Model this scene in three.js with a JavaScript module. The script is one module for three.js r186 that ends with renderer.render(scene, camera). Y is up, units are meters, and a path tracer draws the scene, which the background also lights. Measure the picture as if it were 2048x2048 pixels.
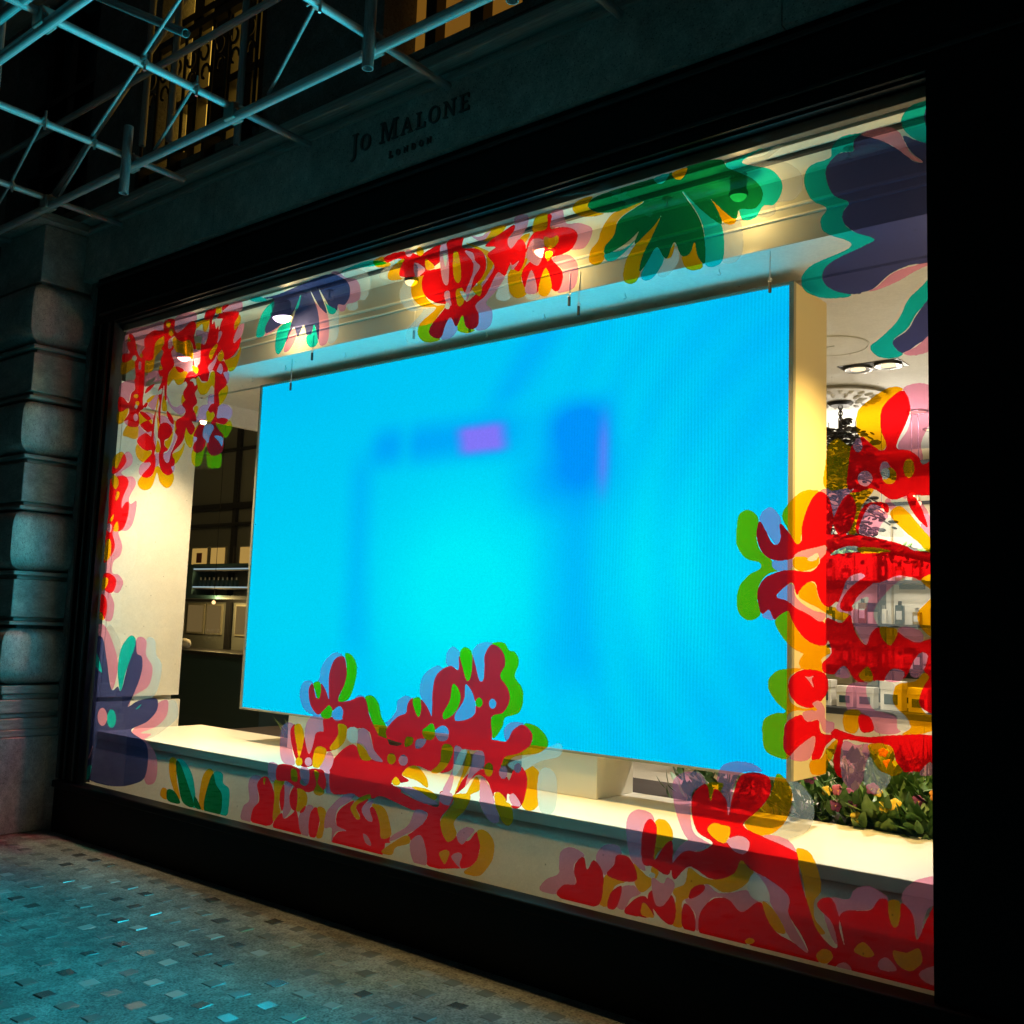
import * as THREE from 'three';
import { RoundedBoxGeometry } from 'three/addons/geometries/RoundedBoxGeometry.js';
import { mergeGeometries } from 'three/addons/utils/BufferGeometryUtils.js';
import { toCreasedNormals } from 'three/addons/utils/BufferGeometryUtils.js';
import { FontLoader } from 'three/addons/loaders/FontLoader.js';
import { TextGeometry } from 'three/addons/geometries/TextGeometry.js';
import { RectAreaLightUniformsLib } from 'three/addons/lights/RectAreaLightUniformsLib.js';

// ---------------------------------------------------------------- camera, sky, light, exposure
const scene = new THREE.Scene();
const camera = new THREE.PerspectiveCamera(53.66, 1, 0.05, 400);
camera.position.set(6.681, 1.526, 3.642);
camera.rotation.order = 'YXZ';
camera.rotation.set(0.11056, 0.68974, 0.03637);
const renderer = new THREE.WebGLRenderer({ antialias: true });
renderer.toneMapping = THREE.LinearToneMapping;
renderer.toneMappingExposure = 1;
renderer.shadowMap.enabled = true;
RectAreaLightUniformsLib.init();

const skyData = new Float32Array(32 * 16 * 4);
for (let i = 0; i < 32 * 16; i++) skyData.set([0.0055, 0.0058, 0.0052, 1], i * 4);
const sky = new THREE.DataTexture(skyData, 32, 16, THREE.RGBAFormat, THREE.FloatType);
sky.mapping = THREE.EquirectangularReflectionMapping; sky.magFilter = THREE.LinearFilter; sky.needsUpdate = true;
scene.background = sky; scene.environment = sky; scene.environmentIntensity = 1;
const moon = new THREE.DirectionalLight(0xdfe6ff, 0.004);
moon.position.set(12, 20, 18); moon.castShadow = true; moon.shadow.radius = 6;
Object.assign(moon.shadow.camera, { left: -12, right: 12, top: 12, bottom: -12, far: 60 });
scene.add(moon);

// the lit face of the big LED screen
const SCR = { x0: 0.81, x1: 4.757, y0: 0.898, y1: 3.134, z: -0.65 };
const screenLight = new THREE.RectAreaLight(new THREE.Color(0.01, 0.80, 1), 1.25, SCR.x1 - SCR.x0, SCR.y1 - SCR.y0);
screenLight.position.set((SCR.x0 + SCR.x1) / 2, (SCR.y0 + SCR.y1) / 2, SCR.z + 0.012);
screenLight.rotation.y = Math.PI;      // faces the street
scene.add(screenLight);
// the modules throw most of their light straight out, little along the face
for (let i = 0; i < 4; i++) for (let j = 0; j < 2; j++) {
  const l = new THREE.SpotLight(new THREE.Color(0.01, 0.80, 1), 9, 0, 1.28, .4, 2);
  l.position.set(SCR.x0 + (i + .5) / 4 * (SCR.x1 - SCR.x0), SCR.y0 + (.4 + j * .16) * (SCR.y1 - SCR.y0), SCR.z + .02);
  l.target.position.copy(l.position).add(new THREE.Vector3(0, 0, 3)); l.castShadow = true; l.shadow.radius = 9; scene.add(l, l.target);
}

// ---------------------------------------------------------------- helpers
let seed = 20231;
const rnd = () => { seed = (seed * 1664525 + 1013904223) >>> 0; return seed / 4294967296; };
const rr = (a, b) => a + (b - a) * rnd();
const V = (x, y, z) => new THREE.Vector3(x, y, z);
const W = 5.583, GH = 3.2, GB = 0.36, GT = GB + GH;       // the glass: width, height, bottom, top
const taken = {};
function numbered(n) { const k = taken[n] = (taken[n] ?? -1) + 1; return k ? `${n}_${String(k).padStart(3, '0')}` : n; }
function sh(m) { m.castShadow = true; m.receiveShadow = true; return m; }
function part(parent, name, geo, mat, pos, rot) {
  const m = sh(new THREE.Mesh(geo, mat)); m.name = name;
  if (pos) m.position.set(...pos);
  if (rot) m.rotation.set(...rot);
  parent.add(m); return m;
}
function thing(name, label, category, pos = [0, 0, 0], group) {
  const g = new THREE.Group(); g.name = numbered(name); g.position.set(...pos);
  g.userData = { label, category }; if (group) g.userData.group = group;
  scene.add(g); return g;
}
function struct(name, label, geo, mat, pos) {
  const m = sh(new THREE.Mesh(geo, mat)); m.name = numbered(name); m.userData = { kind: 'structure', label, category: name.replace(/_/g, ' ').split(' ').pop() };
  if (pos) m.position.set(...pos);
  scene.add(m); return m;
}
// box between two corners with uv in metres
function box(x0, x1, y0, y1, z0, z1) {
  const w = x1 - x0, h = y1 - y0, d = z1 - z0, g = new THREE.BoxGeometry(w, h, d);
  const uv = g.attributes.uv, n = g.attributes.normal;
  for (let i = 0; i < uv.count; i++) {
    const nx = Math.abs(n.getX(i)), ny = Math.abs(n.getY(i));
    uv.setXY(i, uv.getX(i) * (nx > 0.5 ? d : w) + x0, uv.getY(i) * (ny > 0.5 ? d : h) + y0);
  }
  g.translate((x0 + x1) / 2, (y0 + y1) / 2, (z0 + z1) / 2); return g;
}
function rbox(x0, x1, y0, y1, z0, z1, r = 0.006) {
  const g = new RoundedBoxGeometry(x1 - x0, y1 - y0, z1 - z0, 2, r);
  g.translate((x0 + x1) / 2, (y0 + y1) / 2, (z0 + z1) / 2); return g;
}
function bar(a, b, r, seg = 10, cap = true) {
  const d = b.clone().sub(a), g = new THREE.CylinderGeometry(r, r, d.length(), seg, 1, !cap);
  g.applyQuaternion(new THREE.Quaternion().setFromUnitVectors(V(0, 1, 0), d.clone().normalize()));
  g.translate((a.x + b.x) / 2, (a.y + b.y) / 2, (a.z + b.z) / 2); return g;
}
function ring(a, b, r, ri, seg = 16) {      // an open tube with a wall
  const L = a.distanceTo(b), s = new THREE.LatheGeometry([[ri, 0], [r, 0], [r, L], [ri, L], [ri, 0]].map(p => new THREE.Vector2(...p)), seg);
  s.applyQuaternion(new THREE.Quaternion().setFromUnitVectors(V(0, 1, 0), b.clone().sub(a).normalize())); s.translate(a.x, a.y, a.z); return s;
}
// tiling noise textures
function noiseTex(n, base, amp, spots, srgb, s0) {
  seed = s0;
  const lay = [4, 9, 21, 50, 110].filter(k => k < n).map(k => ({ k, g: Float32Array.from({ length: k * k }, rnd) }));
  const d = new Uint8Array(n * n * 4);
  const at = (l, x, y) => { const k = l.k, X = x * k, Y = y * k, i = Math.floor(X), j = Math.floor(Y), u = X - i, v = Y - j, a = (p, q) => l.g[(q % k) * k + p % k], su = u * u * (3 - 2 * u), sv = v * v * (3 - 2 * v); return (a(i, j) * (1 - su) + a(i + 1, j) * su) * (1 - sv) + (a(i, j + 1) * (1 - su) + a(i + 1, j + 1) * su) * sv; };
  for (let y = 0; y < n; y++) for (let x = 0; x < n; x++) {
    let f = 0, w = 0; lay.forEach((l, q) => { const a = [1, .8, .7, .6, .6][q]; f += a * (at(l, x / n, y / n) - 0.5); w += a; });
    f = f / w * 2 * amp + (rnd() - 0.5) * amp * 0.8;
    let k = 1 + f; if (rnd() < spots) k *= 0.45;
    for (let c = 0; c < 3; c++) d[(y * n + x) * 4 + c] = Math.max(0, Math.min(255, base[c] * 255 * k));
    d[(y * n + x) * 4 + 3] = 255;
  }
  const t = new THREE.DataTexture(d, n, n); t.wrapS = t.wrapT = THREE.RepeatWrapping; t.magFilter = THREE.LinearFilter; t.minFilter = THREE.LinearMipmapLinearFilter; t.generateMipmaps = true;
  if (srgb) t.colorSpace = THREE.SRGBColorSpace; t.needsUpdate = true; return t;
}
const stain = (() => { // broad worn patches under fine grit
  const t = noiseTex(512, [.74, .74, .74], .62, .03, true, 41); return t; })();
const rep = (t, s) => { const c = t.clone(); c.repeat.set(s, s); c.needsUpdate = true; return c; };
const grain = noiseTex(256, [.78, .78, .78], .3, .012, true, 11), bumpT = noiseTex(256, [.5, .5, .5], .55, .02, false, 12);
const fine = noiseTex(256, [.9, .9, .9], .06, .0005, true, 13);
const std = (r, g, b, rough = .7, o = {}) => new THREE.MeshStandardMaterial({ color: new THREE.Color().setRGB(r, g, b), roughness: rough, ...o });
const M = {
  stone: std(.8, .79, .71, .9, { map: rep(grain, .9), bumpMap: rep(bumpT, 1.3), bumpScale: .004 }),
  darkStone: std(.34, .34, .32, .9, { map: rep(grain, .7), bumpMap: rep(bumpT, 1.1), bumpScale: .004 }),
  pave: std(.27, .27, .255, .8, { map: rep(stain, .31), bumpMap: rep(bumpT, 1.7), bumpScale: .007 }),
  road: std(.05, .05, .05, .95, { map: rep(grain, .5) }),
  lens: std(.13, .135, .13, .22),
  lensPale: std(.24, .245, .235, .3),
  lensDark: std(.06, .06, .06, .25),
  lensRim: std(.22, .21, .19, .5),
  black: new THREE.MeshPhysicalMaterial({ color: new THREE.Color().setRGB(.006, .006, .0065), roughness: .6, specularIntensity: .35 }),
  blackSatin: std(.01, .0095, .009, .35),
  bead: std(.16, .13, .10, .4),
  cream: std(.80, .74, .62, .65, { map: rep(fine, .8) }),
  creamGloss: std(.80, .75, .63, .4),
  gold: std(.76, .63, .34, .45),
  white: std(.82, .81, .77, .75, { map: rep(fine, .5) }),
  grey: std(.42, .43, .38, .6),
  soffit: std(.72, .70, .58, .6),
  gap: std(.015, .013, .012, .8),
  olive: std(.30, .28, .2, .5),
  galv: std(.8, .8, .8, .5, { metalness: .35, map: rep(grain, 3) }),
  coupler: std(.35, .31, .27, .5, { metalness: .4 }),
  brass: std(.5, .36, .14, .35, { metalness: .9 }),
  steel: std(.5, .5, .5, .3, { metalness: .9 }),
  darkMetal: std(.035, .035, .037, .4, { metalness: .5 }),
  letters: std(.08, .08, .075, .6),
  leaf: new THREE.MeshPhysicalMaterial({ color: new THREE.Color().setRGB(.065, .15, .035), roughness: .5, side: THREE.DoubleSide }),
  leaf2: new THREE.MeshPhysicalMaterial({ color: new THREE.Color().setRGB(.12, .21, .05), roughness: .5, side: THREE.DoubleSide }),
  twig: std(.035, .03, .03, .8, { side: THREE.DoubleSide }),
  soil: std(.03, .02, .015, 1),
  joinery: std(.62, .52, .34, .6),
  teal: std(.02, .05, .06, .4),
  sideWall: std(.17, .18, .155, .8),
  linen: std(.55, .52, .46, .9),
  amber: std(.22, .06, .02, .25),
};
const glow = (r, g, b, k = 1) => new THREE.MeshStandardMaterial({ color: 0x000000, roughness: 1, emissive: new THREE.Color().setRGB(r, g, b), emissiveIntensity: k });
const film = (r, g, b, rough = .42) => new THREE.MeshPhysicalMaterial({ color: new THREE.Color().setRGB(r, g, b), transmission: 1, thickness: 0, roughness: rough, ior: 1.2, specularIntensity: .3, side: THREE.DoubleSide });
const INK = {
  r: ['red_film', film(1, .006, .01, .5)], y: ['yellow_film', film(1, .47, .004, .31)], p: ['pink_film', film(.9, .36, .55, .36)], w: ['pale_film', film(.80, .80, .78, .4)],
  n: ['navy_film', film(.075, .085, .27, .36)], t: ['teal_film', film(.01, .66, .68, .31)], g: ['green_film', film(.004, .24, .08, .31)],
};
INK.R = ['red_film', film(1, .008, .012, .86)];
const paneGlass = new THREE.MeshPhysicalMaterial({ color: 0xffffff, transmission: 1, thickness: 0, roughness: 0, ior: 1.45, side: THREE.DoubleSide });

// ---------------------------------------------------------------- ground
{
  struct('road', 'dark asphalt street beyond the pavement', box(-90, 90, -.35, -.13, 5.2, 90), M.road);
  const p = struct('pavement', 'concrete pavement set with small square glass lenses in front of the shop window', box(-14, 14, -.3, 0, .02, 5.2), M.pave);
  // pavement lights: square glass lenses in a grid, the nearest as parts, the others joined
  const lens = (() => {
    const a = .041, b = .035, h = .005, s = [[-1, -1], [1, -1], [1, 1], [-1, 1]], pos = [];
    const q = (p0, p1, p2, p3) => { pos.push(...p0, ...p1, ...p2, ...p0, ...p2, ...p3); };
    const T = s.map(([x, z]) => [x * b, h, z * b]), B = s.map(([x, z]) => [x * a, 0, z * a]);
    q(T[3], T[2], T[1], T[0]);
    for (let i = 0; i < 4; i++) q(B[(i + 1) % 4], B[i], T[i], T[(i + 1) % 4]);
    const g = new THREE.BufferGeometry(); g.setAttribute('position', new THREE.Float32BufferAttribute(pos, 3)); g.computeVertexNormals(); return g;
  })();
  camera.updateMatrixWorld(); camera.updateProjectionMatrix();
  const list = [];
  for (let i = -8; i < 34; i++) for (let j = 0; j < 14; j++) {
    if (rnd() < .03) continue;
    const x = -.19 + i * .176 + rr(-.007, .007), z = .275 + j * .178 + rr(-.007, .007), c = V(x, 0, z).project(camera);
    const inside = Math.abs(c.x) < 1.03 && Math.abs(c.y) < 1.03 && c.z < 1;
    list.push({ x, z, k: inside ? 0 : 1, d: Math.hypot(x - 6.7, z - 3.6) });
  }
  list.sort((a, b) => a.k - b.k || a.d - b.d);
  const rest = [];
  list.forEach((l, i) => {
    if (i < 300) { const m = part(p, 'glass_lens', lens, [M.lens, M.lensPale, M.lens, M.lensDark][Math.floor(rnd() * 4)], [l.x, -.0006, l.z], [rr(-.045, .045), rr(-.09, .09), rr(-.045, .045)]); m.scale.set(rr(.78, .98), rr(.4, 1.0), rr(.78, .98)); }
    else rest.push(lens.clone().translate(l.x, .0005, l.z));
  });
  if (rest.length) part(p, 'glass_lens', mergeGeometries(rest), M.lens).userData = { kind: 'stuff' };
}

// ---------------------------------------------------------------- the building
{
  const b = thing('shop_building', 'dark stone shop building with a big black framed display window', 'building');
  // stall riser and black frame round the glass
  part(b, 'stall_riser', box(-.275, W + .5, 0, .3, -.02, .07), M.black);
  part(b, 'window_sill', rbox(-.27, W + .5, .3, GB - .012, -.02, .1, .012), M.black);
  part(b, 'window_trough', box(-.2, W + .4, .14, .16, -.225, -.021), M.black);
  const fr = (n, g, m = M.black) => part(b, n, g, m);
  fr('head_frame', box(-.27, W + .5, GT + .012, 3.92, -.05, .06));
  fr('left_jamb', box(-.27, -.014, GB - .01, GT + .011, -.04, .05));
  fr('right_jamb', box(W + .006, W + .5, GB - .01, GT + .011, -.04, .06));
  for (const [x0, x1, z] of [[-.27, -.235, .075], [-.19, -.165, .068], [-.075, -.05, .066]]) fr('jamb_moulding', rbox(x0, x1, GB, GT + .01, .02, z, .006), M.blackSatin);
  fr('head_moulding', rbox(-.02, W, GT - .002, GT + .012, .0, .035, .004), M.blackSatin);
  fr('head_moulding', rbox(-.27, W + .5, 3.86, 3.885, .04, .08, .006), M.blackSatin);
  fr('head_moulding', rbox(-.2, W + .5, GT + .07, GT + .09, .04, .075, .006), M.blackSatin);
  fr('glazing_bead', rbox(-.01, W, 3.512, GT, -.062, -.016, .004), M.bead);
  // stone fascia and cornice
  for (const [a, c] of [[-.42, 1.2], [1.206, 5.05], [5.056, 9]]) part(b, 'fascia', box(a, c, 3.921, 4.335, -.06, .1), M.stone);
  part(b, 'cornice', rbox(-.6, 9, 4.336, 4.40, -.06, .19, .012), M.stone);
  part(b, 'cornice', rbox(-.6, 9, 4.401, 4.45, -.06, .14, .012), M.darkStone);
  part(b, 'architrave', rbox(-.42, 9, 4.27, 4.30, .1, .125, .006), M.stone);
  // blocked pilaster on the left: cushion blocks between flat blocks
  const cushion = (w, h, d, bulge) => {
    const g = new THREE.BoxGeometry(w, h, d, 10, 14, 10), p = g.attributes.position, v = V(0, 0, 0);
    for (let i = 0; i < p.count; i++) {
      v.fromBufferAttribute(p, i);
      const t = Math.abs(v.y / (h / 2)), k = Math.sqrt(Math.max(0, 1 - t * t * t * t)), rx = v.x / (w / 2), rz = v.z / (d / 2);
      const cr = 1 - .05 * Math.pow(Math.abs(rx * rz), 6);
      p.setXYZ(i, rx * (w / 2 - bulge + bulge * k) * cr, v.y, rz * (d / 2 - bulge + bulge * k) * cr);
    }
    const uv = g.attributes.uv; for (let i = 0; i < uv.count; i++) uv.setXY(i, uv.getX(i) * w, uv.getY(i) * h);
    g.computeVertexNormals(); return g;
  };
  const px = -.4, pw = .75, pz = .43;
  const flat = (y0, y1, inset, n = 'flat_block') => part(b, n, rbox(px - pw + inset, px - inset, y0, y1, -.05, pz - inset, .008), M.stone);
  for (const [y0, y1, c] of [[3.845, 4.265, 0], [3.405, 3.83, 1], [3.045, 3.325, 0], [2.61, 2.98, 1], [2.26, 2.535, 0], [1.782, 2.195, 1], [1.455, 1.715, 0], [.99, 1.375, 1]]) {
    if (c) { const h = y1 - y0; part(b, 'cushion_block', cushion(pw + .09, h, pz + .17, .115), M.stone, [px - pw / 2, (y0 + y1) / 2, pz / 2 - .03]); }
    else { flat(y0, y1, .022); flat(y1 + .001, y1 + .03, .055, 'joint_course'); flat(y1 + .031, y1 + .058, .012, 'fillet'); flat(y0 - .029, y0 - .001, .055, 'joint_course'); flat(y0 - .055, y0 - .03, .012, 'fillet'); }
  }
  [[.93, .985, -.01], [.89, .929, .012], [.80, .889, -.02], [.765, .799, .0], [.69, .764, -.035], [.64, .689, -.045]].forEach(([a, c, i]) => flat(a, c, i, 'base_moulding'));
  flat(.0005, .639, -.06, 'plinth');
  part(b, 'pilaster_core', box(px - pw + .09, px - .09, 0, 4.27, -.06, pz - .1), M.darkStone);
  part(b, 'capital', rbox(px - pw - .06, px + .05, 4.27, 4.335, -.05, pz + .06, .012), M.stone);
  // reveal between pilaster and frame, and the piers beyond
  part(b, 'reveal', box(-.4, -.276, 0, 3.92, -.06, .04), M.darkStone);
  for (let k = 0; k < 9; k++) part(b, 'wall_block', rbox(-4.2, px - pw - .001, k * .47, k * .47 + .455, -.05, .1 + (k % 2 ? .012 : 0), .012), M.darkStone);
  part(b, 'right_pier', box(W + .501, W + 1.6, 0, 3.92, -.06, .22), M.black);
  part(b, 'pier_plinth', rbox(W + .501, W + 1.62, .0005, .4, .2, .26, .012), M.black);
  // first floor: wall with tall lit windows
  const wins = [[-2.15, -.75], [.18, 1.46], [2.58, 3.78], [4.85, 6.05]], y0 = 4.575, y1 = 6.6;
  let x = -4.2;
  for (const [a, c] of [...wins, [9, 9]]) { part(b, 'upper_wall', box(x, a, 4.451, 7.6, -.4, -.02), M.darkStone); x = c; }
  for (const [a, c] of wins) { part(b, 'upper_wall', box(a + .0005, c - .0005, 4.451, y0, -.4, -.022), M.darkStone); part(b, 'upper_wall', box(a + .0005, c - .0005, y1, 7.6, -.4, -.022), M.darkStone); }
  wins.forEach(([a, c], wi) => {
    const lit = [null, [1.25, .7, .09], [.16, .07, .008], [.06, .03, .005]][wi];
    const w = part(b, 'window', box(a, c, y0 - .02, y0 + .03, -.3, .02), M.darkStone); w.userData.label = wi === 1 ? 'tall first floor window glowing yellow behind the scaffold' : 'first floor window above the fascia';
    const cols = wi === 1 ? [0, .1, .2, .3, .5, .6, .7, .76, .88, .96, 1] : [0, .13, .2, .42, .5, .73, .8, .97, 1];
    const wd = c - a;
    for (let k = 0; k + 1 < cols.length; k++) {
      const xa = a + cols[k] * wd, xb = a + cols[k + 1] * wd;
      if (k % 2) part(w, 'mullion', box(xa, xb, y0 + .03, y1, -.3, -.2), M.darkMetal);
      else part(w, 'window_pane', box(xa + .001, xb - .001, y0 + .03, y1, -.29, -.275), lit ? glow(...lit) : M.teal);
    }
    for (const yy of [5.2, 5.85]) part(w, 'transom_bar', box(a, c, yy, yy + .06, -.3, -.19), M.darkMetal);
  });
}
// iron balcony in front of the lit window
{
  const g = thing('iron_balcony', 'ornate black iron balcony railing against the yellow window', 'balcony');
  part(g, 'rail', box(.1, 1.54, 5.48, 5.53, .02, .07), M.darkMetal);
  part(g, 'rail', box(.1, 1.54, 4.66, 4.69, .02, .06), M.darkMetal);
  for (let k = 0; k < 9; k++) part(g, 'baluster', bar(V(.15 + k * .165, 4.69, .045), V(.15 + k * .165, 5.48, .045), .013, 6), M.darkMetal);
  for (let k = 0; k < 8; k++) for (const s of [-1, 1]) {
    const pts = []; for (let t = 0; t <= 14; t++) { const a = t / 14 * 4.2, r = .075 * (1 - t / 20); pts.push(V(.232 + k * .165 + Math.cos(a) * r * .8 * s, 5.22 + Math.sin(a) * r * 1.2 * s - s * .09, .045)); }
    part(g, 'scroll', new THREE.TubeGeometry(new THREE.CatmullRomCurve3(pts), 20, .011, 5), M.darkMetal);
  }
  for (let k = 0; k < 4; k++) part(g, 'bracket', box(.2 + k * .4, .24 + k * .4, 4.46, 4.67, -.02, .1), M.darkMetal);
}
// ---------------------------------------------------------------- lettering on the fascia
{
  const font = await new FontLoader().loadAsync('fonts/droid/droid_serif_regular.typeface.json');
  const s = thing('fascia_sign', 'dark raised shop name lettering on the stone fascia', 'sign', [0, 0, .1]);
  const put = (str, x0, y, big, small, space) => {
    let x = x0;
    for (const ch of str) {
      if (ch === ' ') { x += small * .55; continue; }
      const up = ch === ch.toUpperCase(), size = up ? big : small, g = new TextGeometry(ch.toUpperCase(), { font, size, depth: .012, curveSegments: 4, bevelEnabled: false });
      g.computeBoundingBox(); const bb = g.boundingBox; g.translate(-bb.min.x, 0, 0);
      part(s, 'letter', g, M.letters, [x, y, 0]); x += bb.max.x - bb.min.x + space;
    }
    return x;
  };
  put('Jo Malone', 2.51, 4.085, .115, .09, .0245);
  put('London', 2.82, 3.982, .038, .033, .027);
}
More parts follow.
